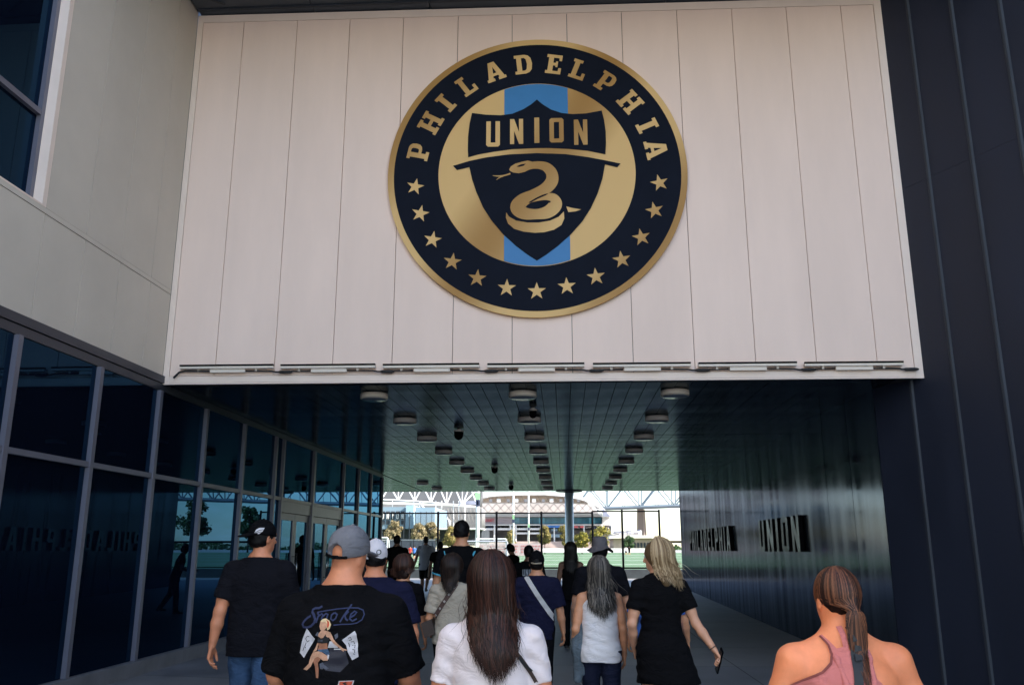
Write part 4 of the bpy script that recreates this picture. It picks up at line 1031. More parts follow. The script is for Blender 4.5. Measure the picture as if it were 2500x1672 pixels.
# ================================================================== people: implicit bodies turned into one continuous surface
class Sdf:
    def __init__(s, res): s.res = res; s.ops = []
    def cone(s, a, b, ra, rb, k=0.02, cap=False): s.ops.append(('cone', np.array(a, float), np.array(b, float), ra, rb, k, cap)); return s
    def ell(s, c, r, k=0.02, R=None): s.ops.append(('ell', np.array(c, float), np.array(r, float), k, R)); return s
    def minus(s, c, r, k=0.01, R=None): s.ops.append(('minus', np.array(c, float), np.array(r, float), k, R)); return s
    def loft(s, rows, k=0.03, p=2.3): s.ops.append(('loft', np.array(rows, float), k, p)); return s
    def keep(s, p, n): s.ops.append(('keep', np.array(p, float), np.array(n, float))); return s
    def wave(s, amp, seed, kz=45., kx=16.): s.ops.append(('wave', amp, seed, kz, kx)); return s
    def run(s):
        lo = np.full(3, 9.); hi = np.full(3, -9.); bb = []
        for o in s.ops:
            if o[0] == 'cone':
                r = max(o[3], o[4]); l = np.minimum(o[1], o[2]) - r; h = np.maximum(o[1], o[2]) + r
            elif o[0] in ('ell', 'minus'):
                r = o[2] if o[4] is None else np.abs(o[4]) @ o[2]
                l, h = o[1] - r, o[1] + r
            elif o[0] == 'loft':
                z, a, b, xc, yc = o[1].T
                l = np.array([(xc - a).min(), (yc - b).min(), z.min()]); h = np.array([(xc + a).max(), (yc + b).max(), z.max()])
            else:
                bb.append(None); continue
            bb.append((l, h))
            if o[0] != 'minus': lo = np.minimum(lo, l); hi = np.maximum(hi, h)
        rs = s.res; lo = lo - 3 * rs - .02; hi = hi + 3 * rs + .02
        n = np.ceil((hi - lo) / rs).astype(int) + 1
        gx = lo[0] + rs * np.arange(n[0]); gy = lo[1] + rs * np.arange(n[1]); gzz = lo[2] + rs * np.arange(n[2])
        d = np.full(n, 1.0)
        for o, b in zip(s.ops, bb):
            if o[0] == 'keep':
                q = (gx[:, None, None] - o[1][0]) * o[2][0] + (gy[None, :, None] - o[1][1]) * o[2][1] + (gzz[None, None, :] - o[1][2]) * o[2][2]
                d = np.maximum(d, -q); continue
            if o[0] == 'wave':
                _, amp, seed, kz, kx = o
                rg = np.random.RandomState(seed)
                X, Y, Z = gx[:, None, None], gy[None, :, None], gzz[None, None, :]
                f = 0
                for _i in range(5):
                    a1, a2, a3, p1, p2 = rg.uniform(-1, 1), rg.uniform(-1, 1), rg.uniform(.45, 1.0), rg.uniform(0, 6.3), rg.uniform(0, 6.3)
                    f = f + np.sin(kx * a1 * X + kx * a2 * Y + kz * a3 * Z * (1 if _i % 2 else -1) + p1 + 1.8 * np.sin(7 * X * a2 + 6 * Z * a1 + p2))
                md = 0.55 + 0.45 * np.sin(9 * X + 5 * Z + seed) * np.sin(6 * Z - 4 * Y + seed * 2)
                d = d + amp * f / 2.2 * md; continue
            kk = o[5] if o[0] == 'cone' else (o[3] if o[0] in ('ell', 'minus') else o[2])
            mg = kk + 4 * rs + .01
            i0 = np.maximum(0, np.floor((b[0] - mg - lo) / rs).astype(int)); i1 = np.minimum(n, np.ceil((b[1] + mg - lo) / rs).astype(int) + 1)
            if np.any(i1 <= i0): continue
            sl = tuple(slice(i0[k], i1[k]) for k in range(3))
            X, Y, Z = gx[sl[0]][:, None, None], gy[sl[1]][None, :, None], gzz[sl[2]][None, None, :]
            if o[0] == 'cone':
                a, bq = o[1], o[2]; ab = bq - a; L2 = float(ab @ ab) + 1e-12
                t = ((X - a[0]) * ab[0] + (Y - a[1]) * ab[1] + (Z - a[2]) * ab[2]) / L2
                tc = np.clip(t, 0, 1)
                sd = np.sqrt((X - a[0] - tc * ab[0]) ** 2 + (Y - a[1] - tc * ab[1]) ** 2 + (Z - a[2] - tc * ab[2]) ** 2) - (o[3] + (o[4] - o[3]) * tc)
                if o[6]: sd = np.maximum(sd, (t - 1) * math.sqrt(L2))
            elif o[0] in ('ell', 'minus'):
                c, r, R = o[1], o[2], o[4]
                px, py, pz = X - c[0], Y - c[1], Z - c[2]
                if R is not None:
                    px, py, pz = (R[0, 0] * px + R[1, 0] * py + R[2, 0] * pz, R[0, 1] * px + R[1, 1] * py + R[2, 1] * pz, R[0, 2] * px + R[1, 2] * py + R[2, 2] * pz)
                k0 = np.sqrt((px / r[0]) ** 2 + (py / r[1]) ** 2 + (pz / r[2]) ** 2)
                k1 = np.sqrt((px / r[0] ** 2) ** 2 + (py / r[1] ** 2) ** 2 + (pz / r[2] ** 2) ** 2) + 1e-9
                sd = k0 * (k0 - 1) / k1
            else:
                z, a, bq, xc, yc = o[1].T
                zd = np.linspace(z[0], z[-1], 160); ker = np.ones(13) / 13
                def tab(v):
                    w = np.interp(zd, z, v); w = np.convolve(np.pad(w, 6, mode='edge'), ker, 'valid'); return np.interp(Z, zd, w)
                A, B, XC, YC = tab(a), tab(bq), tab(xc), tab(yc)
                p = o[3]
                q = (np.abs((X - XC) / A) ** p + np.abs((Y - YC) / B) ** p) ** (1 / p)
                sd = (q - 1) * np.minimum(A, B)
                sd = np.maximum(sd, np.maximum(z[0] - Z, Z - z[-1]))
            cur = d[sl]
            if o[0] == 'minus':
                h = np.clip(.5 - .5 * (cur + sd) / kk, 0, 1)
                d[sl] = cur * (1 - h) + (-sd) * h + kk * h * (1 - h)
            else:
                h = np.clip(.5 + .5 * (cur - sd) / kk, 0, 1)
                d[sl] = cur * (1 - h) + sd * h - kk * h * (1 - h)
        return surface_nets(d, lo, rs)
def surface_nets(d, lo, rs):
    neg = d < 0
    n = d.shape
    cnt = np.zeros((n[0] - 1, n[1] - 1, n[2] - 1), np.int8)
    for i in (0, 1):
        for j in (0, 1):
            for k in (0, 1): cnt += neg[i:n[0] - 1 + i, j:n[1] - 1 + j, k:n[2] - 1 + k]
    I, J, K = np.nonzero((cnt > 0) & (cnt < 8))
    idx = -np.ones(cnt.shape, np.int64); idx[I, J, K] = np.arange(len(I))
    acc = np.zeros((len(I), 3)); num = np.zeros(len(I))
    corners = [(i, j, k) for i in (0, 1) for j in (0, 1) for k in (0, 1)]
    val = {c: d[I + c[0], J + c[1], K + c[2]] for c in corners}
    for c in corners:
        for ax in range(3):
            if c[ax] == 0:
                e = list(c); e[ax] = 1; e = tuple(e)
                v0, v1 = val[c], val[e]
                m = (v0 < 0) != (v1 < 0)
                t = np.where(m, v0 / np.where(m, v0 - v1, 1), 0)
                p = np.tile(np.array(c, float), (len(I), 1)); p[:, ax] = t
                acc += p * m[:, None]; num += m
    V = (acc / num[:, None] + np.stack([I, J, K], 1)) * rs + lo
    F = []
    for ax in range(3):
        a1, a2 = (ax + 1) % 3, (ax + 2) % 3
        s0 = [slice(None)] * 3; s1 = [slice(None)] * 3
        s0[ax] = slice(0, n[ax] - 1); s1[ax] = slice(1, n[ax])
        for a in (a1, a2): s0[a] = slice(1, n[a] - 1); s1[a] = slice(1, n[a] - 1)
        A, B = neg[tuple(s0)], neg[tuple(s1)]
        P = np.stack(np.nonzero(A != B), 1)
        if len(P) == 0: continue
        inv = A[P[:, 0], P[:, 1], P[:, 2]]
        base = P.copy(); base[:, a1] += 1; base[:, a2] += 1
        def cell(o1, o2):
            q = base.copy(); q[:, a1] += o1; q[:, a2] += o2
            return idx[q[:, 0], q[:, 1], q[:, 2]]
        q = np.stack([cell(-1, -1), cell(0, -1), cell(0, 0), cell(-1, 0)], 1)
        q[~inv] = q[~inv][:, ::-1]
        F.append(q)
    return V, np.concatenate(F)
def np_mesh(name, V, F, smooth=True):
    me = bpy.data.meshes.new(name)
    V = np.ascontiguousarray(V, np.float32); F = np.ascontiguousarray(F, np.int32)
    me.vertices.add(len(V)); me.vertices.foreach_set('co', V.ravel())
    me.loops.add(F.size); me.loops.foreach_set('vertex_index', F.ravel())
    me.polygons.add(len(F)); me.polygons.foreach_set('loop_start', np.arange(0, F.size, F.shape[1], dtype=np.int32))
    me.update(calc_edges=True); me.validate()
    if smooth: me.shade_smooth()
    return me
def join_parts(parts):
    Vs = []; Fs = []; n = 0
    for V, F in parts: Vs.append(V); Fs.append(F + n); n += len(V)
    return np.concatenate(Vs), np.concatenate(Fs)
def rotm(yaw=0, tilt=0, roll=0):
    return np.array((Matrix.Rotation(math.radians(yaw), 3, 'Z') @ Matrix.Rotation(math.radians(-tilt), 3, 'X') @ Matrix.Rotation(math.radians(roll), 3, 'Y')))
def arm_dir(side, sw, ab):
    a, b = math.radians(sw), math.radians(ab)
    return np.array([side * math.sin(b), math.cos(b) * math.sin(a), -math.cos(b) * math.cos(a)])
def hand_ops(S, W, D, side, curl=22, grip=False, sc=1.0):
    D = D / np.linalg.norm(D)
    N = np.array([-side, 0, 0.]); N = N - D * (N @ D); N /= np.linalg.norm(N)
    T = np.array([0, 1., 0]); T = T - D * (T @ D) - N * (T @ N); T /= np.linalg.norm(T)
    S.cone(W - D * 0.05, W, .028 * sc, .025 * sc, .01)
    offs = [.030, .010, -.011, -.030]
    L3 = [(.042, .026, .021), (.047, .030, .022), (.043, .028, .022), (.034, .021, .019)]
    for k in range(4):
        kn = W + D * (.088 - .004 * abs(k - 1)) * sc + T * offs[k] * sc
        S.cone(W + T * offs[k] * .55 * sc + D * .006, kn, .0135 * sc, .0115 * sc, .012)
        ang = 0; p = kn; r = .0096 * sc if k != 3 else .0084 * sc
        for j in range(3):
            ang += math.radians((curl + 6 * k) * (.7 if j == 0 else 1.0) * (1.9 if grip else 1))
            q = p + (D * math.cos(ang) + N * math.sin(ang)) * L3[k][j] * sc
            S.cone(p, q, r, r * .9, .004); p = q; r *= .9
    a = W + D * .018 * sc + T * .022 * sc; b = W + D * .055 * sc + T * .052 * sc + N * .012 * sc
    c = b + (D * .9 + T * .12 + N * .35) * .034 * sc; e = c + (D * .9 - T * .05 + N * .45) * .028 * sc
    S.cone(a, b, .016 * sc, .0135 * sc, .012); S.cone(b, c, .0125 * sc, .011 * sc, .005); S.cone(c, e, .011 * sc, .009 * sc, .004)

SKIN = {'pink': mat('skin_sunburnt', (0.84, 0.27, 0.115), 0.5, var=0.20, vscale=6, bump=0.05, bscale=90), 'tan': mat('skin_tan', (0.60, 0.275, 0.145), 0.5, var=0.18, vscale=9, bump=0.03, bscale=120), 'red': mat('skin_flushed', (0.66, 0.255, 0.13), 0.5, var=0.20, vscale=8, bump=0.03, bscale=120),
        'backlit': mat('skin_backlit', (0.20, 0.10, 0.065), 0.5, var=0.1, vscale=9), 'fair': mat('skin_fair', (0.66, 0.33, 0.20), 0.5, var=0.1, vscale=9, bump=0.03, bscale=120)}  # far figures' skin: their backlit dark is put into the colour
def cloth(name, col, var=0.10, wr=0.38): return mat('cloth_' + name, col, 0.95, var=var, vscale=7, bump=0.12, bscale=260, spec=0.06, wrinkle=wr)
EYEW = mat('eye_white', (0.7, 0.68, 0.65), 0.3); EYED = mat('eye_iris', (0.03, 0.02, 0.015), 0.2)
UNDER = {}
def hair_mat(name, c1, c2, rough=0.45):
    m = bpy.data.materials.new(name); m.use_nodes = True; t = m.node_tree; b = t.nodes['Principled BSDF']
    g = t.nodes.new('ShaderNodeNewGeometry'); rp = t.nodes.new('ShaderNodeValToRGB')
    rp.color_ramp.elements[0].color = (*c1, 1); rp.color_ramp.elements[1].color = (*c2, 1)
    rp.color_ramp.elements[0].position = .25
    t.links.new(g.outputs['Random Per Island'], rp.inputs['Fac']); t.links.new(rp.outputs['Color'], b.inputs['Base Color'])
    b.inputs['Roughness'].default_value = rough; b.inputs['Specular IOR Level'].default_value = 0.28
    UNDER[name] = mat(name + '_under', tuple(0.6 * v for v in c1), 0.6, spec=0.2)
    return m
def ramp_row(rows, z, c): return np.interp(z, [r[0] for r in rows], [r[c] for r in rows])

def strands(n, c, rad, z_end, yback, seed, half=110, spread=1.0, width=.007, jag=.06, lift=.02, xshift=0.0, R=None, piv=None, taper=1.0, gather=None, wob=.010, flyp=.12):
    """Long hair: n tapering ribbons from the scalp, over the skull, then hanging behind the back. gather=(point, z) pulls them into a tail."""
    rg = np.random.RandomState(seed); V = []; F = []
    M = 18
    for i in range(n):
        th = math.radians(rg.uniform(-half, half)); ph0 = math.radians(rg.uniform(4, 55)); lay = rg.uniform(0, 1) * lift
        ph1 = math.radians(rg.uniform(96, 112))
        ze = z_end + (abs(th) / math.radians(half)) ** .8 * jag * 1.9 + rg.uniform(0, jag) + (rg.rand() < .12) * rg.uniform(0, jag * 2)
        fly = rg.rand() < (flyp if gather is None else 0)
        if fly: lay += rg.uniform(0, .012); ze += rg.uniform(0, jag * 2.2)
        if gather is not None: ze = min(ze, gather[0][2] - .06)
        P = []
        na = 7
        for k in range(na):
            ph = ph0 + (ph1 - ph0) * k / (na - 1)
            q = np.array([(rad[0] + lay) * math.sin(ph) * math.sin(th), -(rad[1] + lay) * math.sin(ph) * math.cos(th), (rad[2] + lay) * math.cos(ph)])
            q = q + c
            if R is not None: q = piv + R @ (q - piv)
            P.append(q)
        e0 = P[-1].copy(); ph_w = rg.uniform(0, 6.3); wa = rg.uniform(.2, 1) * wob; fr = rg.uniform(8, 16)
        xe = e0[0] * spread * taper + xshift + rg.normal(0, .055 if fly else .012)
        for k in range(1, M - na + 1):
            u = k / (M - na); z = e0[2] + (ze - e0[2]) * u
            if gather is not None:
                gp, gr = gather
                # first converge to the tie, then fan out below it
                zt = gp[2]
                if z > zt:
                    w = (e0[2] - z) / max(1e-6, e0[2] - zt); x = e0[0] * (1 - w) + gp[0] * w + gr * math.sin(th) * w; y = e0[1] * (1 - w) + gp[1] * w
                else:
                    w = (zt - z) / max(1e-6, zt - ze); x = gp[0] + gr * math.sin(th) * (1 + 1.2 * math.sin(math.pi * min(1, w * .9))) + xshift * w; y = gp[1] - (gr * .6 * math.cos(th)) * (1 - w)
                    y = min(y, yback(x, z) - .012 - lay)
            else:
                x = e0[0] + (xe - e0[0]) * (u ** 1.2) + wa * math.sin(fr * u * 1.0 + ph_w) * u
                yb_ = yback(x, z) - .010 - lay
                w = min(1, u * 2.2)
                y = e0[1] * (1 - w) + min(e0[1] * .7, yb_) * w
                y = min(y, yb_) if z < 1.46 else y
                y -= .008 * rg.rand() * u
            P.append(np.array([x, y, z]))
        b0 = len(V) ; wd = width * rg.uniform(.6, 1.25) * (.45 if fly else 1)
        for k, p in enumerate(P):
            u = k / (len(P) - 1); w = wd * (1 if u < .7 else max(.08, (1 - u) / .3))
            t = P[min(k + 1, len(P) - 1)] - P[max(k - 1, 0)]
            out = np.array([p[0] - c[0], p[1] - c[1] - .02, 0 if k > na else (p[2] - c[2])]); out /= np.linalg.norm(out) + 1e-9
            sd = np.cross(t, out); sd /= np.linalg.norm(sd) + 1e-9
            V.append(p - sd * w); V.append(p + out * w * .45); V.append(p + sd * w)
        for k in range(len(P) - 1):
            a = b0 + 3 * k
            F.append((a, a + 1, a + 4, a + 3)); F.append((a + 1, a + 2, a + 5, a + 4))
    return np.array(V), np.array(F)

class Figure: pass
def person(label, px, py_top, Y, sex='m', w=1.0, rz=0, head=(0, 0, 0), armL=(6, 10, 12, 6), armR=(6, 10, 12, 6), legs=(8, -10), skin='tan', top=None, bottom=None, hair=None, hat=None, res=.014, hat_h=.0, neck=1.0, curl=(22, 22), armk=1.0, beard=None, group='people walking through the passage', lean=0, ground=None, gripR=False, shoulders=1.0, raise_sh=0.0):
    P0 = on_y(px, py_top, Y); base = floor_z(P0[0], Y) if ground is None else ground
    lz = [-.42 * math.cos(math.radians(A)) - .405 * math.cos(math.radians(A - (26 if A < 0 else 6))) + .90 for A in legs]
    s = float((P0[2] - base) / (1.752 + hat_h + .075 - min(lz)))
    t = thing('person', label, 'person', (float(P0[0]), Y, base), group, math.radians(rz))
    fig = Figure(); fig.obj = t; fig.s = s; fig.Y = Y
    MW = Matrix.Translation((float(P0[0]), Y, base)) @ Matrix.Rotation(math.radians(rz), 4, 'Z')
    fig.inv = MW.inverted(); fig.mw = MW
    if sex == 'm':
        rows = [(.84, .150, .105, 0, 0), (.92, .170, .118, 0, -.005), (1.0, .164, .112, 0, 0), (1.10, .150, .105, 0, .005), (1.20, .158, .112, 0, .005), (1.30, .172, .118, 0, 0), (1.37, .158, .106, 0, -.006), (1.42, .112, .082, 0, -.012), (1.475, .064, .060, 0, -.01), (1.50, .055, .055, 0, -.006)]
        sh = .190
    else:
        rows = [(.84, .155, .110, 0, 0), (.92, .178, .122, 0, -.008), (1.0, .162, .110, 0, 0), (1.10, .132, .094, 0, .005), (1.20, .140, .102, 0, .01), (1.29, .150, .112, 0, .008), (1.37, .148, .096, 0, -.004), (1.425, .108, .074, 0, -.01), (1.465, .056, .054, 0, -.008), (1.50, .048, .049, 0, -.004)]
        sh = .168
    def bulk(z): return 1 + (w - 1) * (1 if z < 1.34 else max(.35, 1 - (z - 1.34) * 5))
    rows = [(z, a * bulk(z), b * (1 + (bulk(z) - 1) * 1.25), x, y) for z, a, b, x, y in rows]
    sh *= (1 + (w - 1) * .55) * shoulders
    ar = (1.0 if sex == 'm' else .86) * (1 + (w - 1) * .9) * armk
    shz = 1.392 - .028 * max(0, w - 1) / .3 + raise_sh
    # head frame
    R = rotm(*head); piv = np.array([0, .0, 1.53])
    H = lambda p: piv + R @ (np.array(p, float) - piv)
    S = Sdf(res)
    S.loft(rows, .03)
    nr = (.057 if sex == 'm' else .047) * neck
    S.cone((0, -.012, 1.44), H((0, .004, 1.575)), nr * 1.12, nr, .03)
    arms = {}
    for sd, A in ((-1, armL), (1, armR)):
        sp = np.array([sd * sh, -.005, shz]); u = arm_dir(sd, A[0], A[1]); f_ = arm_dir(sd, A[0] + A[2], A[3])
        el = sp + u * .285; wr = el + f_ * .245
        arms[sd] = (sp, u, el, f_, wr)
        S.cone((sd * .01, -.014, 1.482 + .02 * (w - 1)), sp + np.array([-sd * .035, 0, .016]), .044 * (1 + (w - 1) * .6), .040 * ar, .05)
        S.cone(sp, el, .056 * ar, .040 * ar, .035)
        S.cone(sp + u * .12, sp + u * .2, .050 * ar, .047 * ar, .02)
        S.cone(el, el + f_ * .09, .041 * ar, .042 * ar, .02); S.cone(el + f_ * .09, wr, .042 * ar, .026 * (1 + (ar - 1) * .5), .015)
    leg = {}
    lw = 1 + (w - 1) * .8
    drop = 0
    for sd, A in ((-1, legs[0]), (1, legs[1])):
        hp = np.array([sd * .092 * lw, 0, .90]); th = math.radians(A)
        kn = hp + np.array([0, math.sin(th), -math.cos(th)]) * .42
        bend = math.radians(A - (26 if A < 0 else 6)); an = kn + np.array([0, math.sin(bend), -math.cos(bend)]) * .405
        leg[sd] = [hp, kn, an]
    low = min(leg[-1][2][2], leg[1][2][2]); dz = .075 - low
    for sd in (-1, 1):
        hp, kn, an = leg[sd]
        S.cone(hp, kn, .086 * lw, .056 * lw, .04); S.cone(kn, kn + (an - kn) * .35, .055 * lw, .054 * lw, .02); S.cone(kn + (an - kn) * .35, an, .054 * lw, .037, .02)
    # head
    S.ell(H((0, .0, 1.655)), (.0765, .096, .098), .02, R); S.ell(H((0, .035, 1.60)), (.064, .070, .078), .03, R)
    S.ell(H((0, .072, 1.553)), (.030, .026, .022), .03, R); S.ell(H((0, .012, 1.585)), (.062, .06, .06), .02, R)
    S.cone(H((0, .098, 1.645)), H((0, .122, 1.608)), .010, .014, .012)
    S.ell(H((0, .092, 1.668)), (.05, .02, .014), .015, R)
    for sd in (-1, 1):
        S.minus(H((sd * .031, .106, 1.642)), (.017, .013, .011), .01, R)
        S.ell(H((sd * .079, .0, 1.622)), (.011, .020, .032), .006, R)
        S.minus(H((sd * .090, .004, 1.626)), (.007, .011, .018), .005, R)
    S.ell(H((0, .097, 1.575)), (.023, .012, .007), .006, R); S.ell(H((0, .096, 1.565)), (.020, .011, .007), .006, R)
    parts = [S.run()]
    for sd, cu in ((-1, curl[0]), (1, curl[1])):
        Hs = Sdf(min(res, .0055)); sp, u, el, f_, wr = arms[sd]
        hand_ops(Hs, wr, f_ + np.array([0, .12, 0]), sd, cu, gripR and sd == 1, 1.0 if sex == 'm' else .92)
        parts.append(Hs.run())
    V, F = join_parts(parts)
    def place(V):
        V = V.copy(); V[:, 2] += dz
        if lean: V[:, 1] += np.maximum(0, V[:, 2] - .9) * math.tan(math.radians(lean))
        return V * s
    fig.place = place; fig.arms = arms; fig.rows = rows; fig.H = H; fig.R = R
    V = place(V); V[:, 2] = np.maximum(V[:, 2], .004)
    link('body', np_mesh('body', V, F), SKIN[skin], t, local=True)
    for sd in (-1, 1):
        for r_, dy, mt_, nm in ((.0115, .0, EYEW, 'eye'), (.0062, .0072, EYED, 'iris')):
            c = place(np.array([H((sd * .031, .094 + dy, 1.642))]))[0]
            e = MB(); e.lathe([(r_ * math.sin(a) * s + 1e-4, -r_ * math.cos(a) * s) for a in np.linspace(0.05, 3.09, 7)], c, 8)
            e.obj(nm, mt_, t, smooth=True, local=True)
    # trousers / shorts / skirt
    def add(name, Sd, mt, lab=None):
        V, F = Sd.run(); V = place(V); V[:, 2] = np.maximum(V[:, 2], .002)
        o = link(name, np_mesh(name, V, F), mt, t, local=True)
        if lab: o['label'] = lab
        return o
    if bottom:
        kind, bm_ = bottom
        Sb = Sdf(res)
        pr = [(z, a + .010, b + .010, x, y) for z, a, b, x, y in rows if z < 1.06]
        Sb.loft(pr, .03)
        for sd in (-1, 1):
            hp, kn, an = leg[sd]
            ease = .014 if kind != 'leggings' else .007
            if kind == 'shorts':
                Sb.cone(hp, kn + (kn - hp) * .02, .09 * lw + ease, .072 * lw + ease, .03, True)
            else:
                Sb.cone(hp, kn, .088 * lw + ease, .058 * lw + ease, .03); Sb.cone(kn, an + np.array([0, 0, -.03]), .060 * lw + ease, .046 + ease * 1.3, .02, True)
        if kind == 'jeans': Sb.wave(.0035, 11, 60, 22)
        add({'jeans': 'jeans', 'shorts': 'shorts', 'leggings': 'leggings'}.get(kind, 'trousers'), Sb, bm_)
    for sd in (-1, 1):
        an = leg[sd][2]
        Ss = Sdf(max(res, .010)); Ss.cone(an + np.array([0, -.035, -.048]), an + np.array([0, .16, -.052]), .036, .032, .02); Ss.cone(an, an + np.array([0, .05, -.03]), .043, .04, .03)
        Ss.keep((0, 0, an[2] - .073), (0, 0, 1))
        add('shoe', Ss, mat('shoe_dark', (0.03, 0.03, 0.032), 0.6))
    fig.add = add
    # upper garment
    if top:
        kind = top['kind']; e = top.get('ease', .014); hem = top.get('hem', .80); fit = top.get('fit', .97); tm = top['mat']
        St = Sdf(top.get('res', res))
        ca, cb = ramp_row(rows, 1.28, 1) + e, ramp_row(rows, 1.28, 2) + e
        zs = np.linspace(hem, 1.34, 14); rr = []
        for z in zs:
            a = ramp_row(rows, max(z, .90), 1) + e; b = ramp_row(rows, max(z, .90), 2) + e
            a = max(a, ca * fit); b = max(b, cb * fit)
            fl = top.get('flare', 0) * max(0, (1.0 - z))
            rr.append((z, a + fl, b + fl, top.get('flarex', 0) * max(0, .95 - z), ramp_row(rows, z, 4)))
        if kind in ('tee', 'dress'):
            rr += [(z, ramp_row(rows, z, 1) + e, ramp_row(rows, z, 2) + e, 0, ramp_row(rows, z, 4)) for z in (1.37, 1.42)] + [(1.468, .070 + e, .066 + e, 0, -.010)]
            St.loft(rr, .03)
            fr = top.get('sleeve', .62)
            for sd in (-1, 1):
                sp, u, el, f_, wr = arms[sd]
                St.cone((sd * .01, -.014, 1.470 + .02 * (w - 1)), sp + np.array([-sd * .035, 0, .016]), .042 * (1 + (w - 1) * .6) + e, .040 * ar + e, .05)
                St.cone(sp - u * .01, sp + u * .285 * fr, .056 * ar + e, .048 * ar + e * top.get('loose', 1.7), .035, True)
            if kind == 'tee': St.keep((0, 0, 1.487), (0, -.15, -1))
        elif kind == 'tank':
            zt = top.get('top', 1.37)
            rr = [r for r in rr if r[0] < zt] + [(zt, ramp_row(rows, zt, 1) * .92 + e * .6, ramp_row(rows, zt, 2) + e, 0, ramp_row(rows, zt, 4))]
            if top.get('full'):
                rr += [(1.40, .118, .088 + e, 0, -.006), (1.44, .105, .078 + e, 0, -.010), (1.463, .085, .066, 0, -.010)]
            St.loft(rr, .02)
            if not top.get('full'):
                for sd in (-1, 1):
                    pts = top.get('straps', [(sd * .105, -.105, zt - .02), (sd * .09, -.075, 1.44), (sd * .088, -.01, 1.463), (sd * .10, .07, 1.40)])
                    pts = [(sd * abs(p[0]), p[1], p[2]) for p in pts]
                    for a, b in zip(pts[:-1], pts[1:]): St.cone(a, b, .014, .014, .01)
        if top.get('wave', .004) > 0: St.wave(top.get('wave', .003), top.get('seed', 5), top.get('kz', 105), top.get('kx', 45))
        o = add('shirt' if kind != 'dress' else 'dress', St, tm)
        if kind == 'tank': o.name = 'tank_top'
        me = o.data
        fig.top = o
        fig.bvh = BVHTree.FromPolygons([v.co.copy() for v in me.vertices], [tuple(p.vertices) for p in me.polygons])
    # hair
    def hair_cap(mt, zlow=1.57, inf=.012, front=.062, amp=.004, back=1.0):
        Sh = Sdf(min(res, .009))
        Sh.ell(H((0, -.004, 1.655)), (.0765 + inf, .096 + inf * 1.1, .098 + inf), .02, R); Sh.ell(H((0, -.02, 1.615)), (.068 + inf * .8, .078 + inf * .8, .07), .02, R)
        Sh.minus(H((0, .125, 1.595)), (.078, .085, .085), .012, R)
        Sh.keep(H((0, 0, zlow)), R @ np.array([0, -.25, 1.0]))
        Sh.wave(amp, 3, 130, 130)
        return add('hair', Sh, UNDER.get(mt.name, mt))
    fig.hair_cap = hair_cap
    if hair:
        if hair['kind'] == 'short': hair_cap(hair['mat'], hair.get('low', 1.572), hair.get('inf', .010))
        if hair['kind'] == 'bob':
            Sh = Sdf(min(res, .010)); Sh.ell(H((0, -.008, 1.65)), (.092, .112, .112), .02, R); Sh.loft([(1.50, .085, .075, 0, -.02), (1.56, .098, .095, 0, -.015), (1.66, .090, .10, 0, -.01)], .03)
            Sh.minus(H((0, .13, 1.585)), (.066, .09, .10), .012, R); Sh.wave(.004, 8, 25, 130); add('hair', Sh, hair['mat'])
        if hair['kind'] in ('long', 'pony'):
            def yb_(x, z):
                if z > 1.47: return -.06
                if top:
                    hit = fig.bvh.ray_cast(Vector((x * s, -2, (z + dz) * s)), Vector((0, 1, 0)))
                    if hit[0] is not None: return min(hit[0].y / s - (0 if not lean else (z - .9) * math.tan(math.radians(lean))), -.03)
                return -ramp_row(rows, z, 2)
            Sh = Sdf(min(res, .010))
            inf = hair.get('inf', .014)
            Sh.ell(H((0, -.006, 1.655)), (.0765 + inf, .096 + inf, .098 + inf), .02, R)
            Sh.minus(H((0, .128, 1.59)), (.07, .085, .09), .012, R)
            ze = hair['end']
            if hair['kind'] == 'long':
                Sh.ell(H((0, -.028, 1.60)), (.084, .085, .10), .03, R)
                for k in range(6):
                    hl = (1.56 - ze) * .62; z = 1.56 - hl * k / 5; z2 = 1.56 - hl * (k + 1) / 5
                    wd_ = hair.get('wid', .075) * (1 - .35 * (k / 5) ** 2)
                    for xx_ in (-wd_ * .6, 0, wd_ * .6):
                        Sh.cone((xx_ + hair.get('xs', 0) * k / 5, yb_(xx_, z) + .002, z), (xx_ * .92 + hair.get('xs', 0) * min(1, (k + 1) / 5), yb_(xx_, z2) + .002, z2), .021 - .0028 * k, .0182 - .0028 * k, .03)
            else:
                Sh.keep(H((0, 0, 1.565)), R @ np.array([0, -.3, 1]))
            Sh.wave(.003, 6, 8, 190)
            parts = [Sh.run()]
            kw = dict(seed=hair.get('seed', 1), half=hair.get('half', 115), spread=hair.get('spread', 1.0), width=hair.get('width', .007), jag=hair.get('jag', .06), lift=hair.get('lift', .02), xshift=hair.get('xs', 0), R=R, piv=piv, taper=hair.get('taper', 1.0), wob=hair.get('wob', .012))
            if hair['kind'] == 'pony': kw['gather'] = (H(hair['tie']), hair.get('tail', .02))
            parts.append(strands(hair.get('n', 500), np.array([0, -.004, 1.655]), (.0765 + inf, .096 + inf, .098 + inf), ze, yb_, **kw))
            n0 = len(parts[0][1]); V, F = join_parts(parts); hm = np_mesh('hair', place(V), F); hm.materials.append(UNDER[hair['mat'].name]); hm.materials.append(hair['mat'])
            hm.polygons.foreach_set('material_index', np.array([0] * n0 + [1] * (len(F) - n0), np.int32)); link('hair', hm, None, t, local=True)
    if beard:
        Sh = Sdf(min(res, .009)); Sh.ell(H((0, .07, 1.555)), (.055, .05, .052), .02, R); Sh.minus(H((0, .11, 1.585)), (.03, .03, .018), .01, R); Sh.keep(H((0, 0, 1.60)), R @ np.array([0, 0, -1.])); Sh.wave(.004, 4, 150, 150); add('beard', Sh, beard)
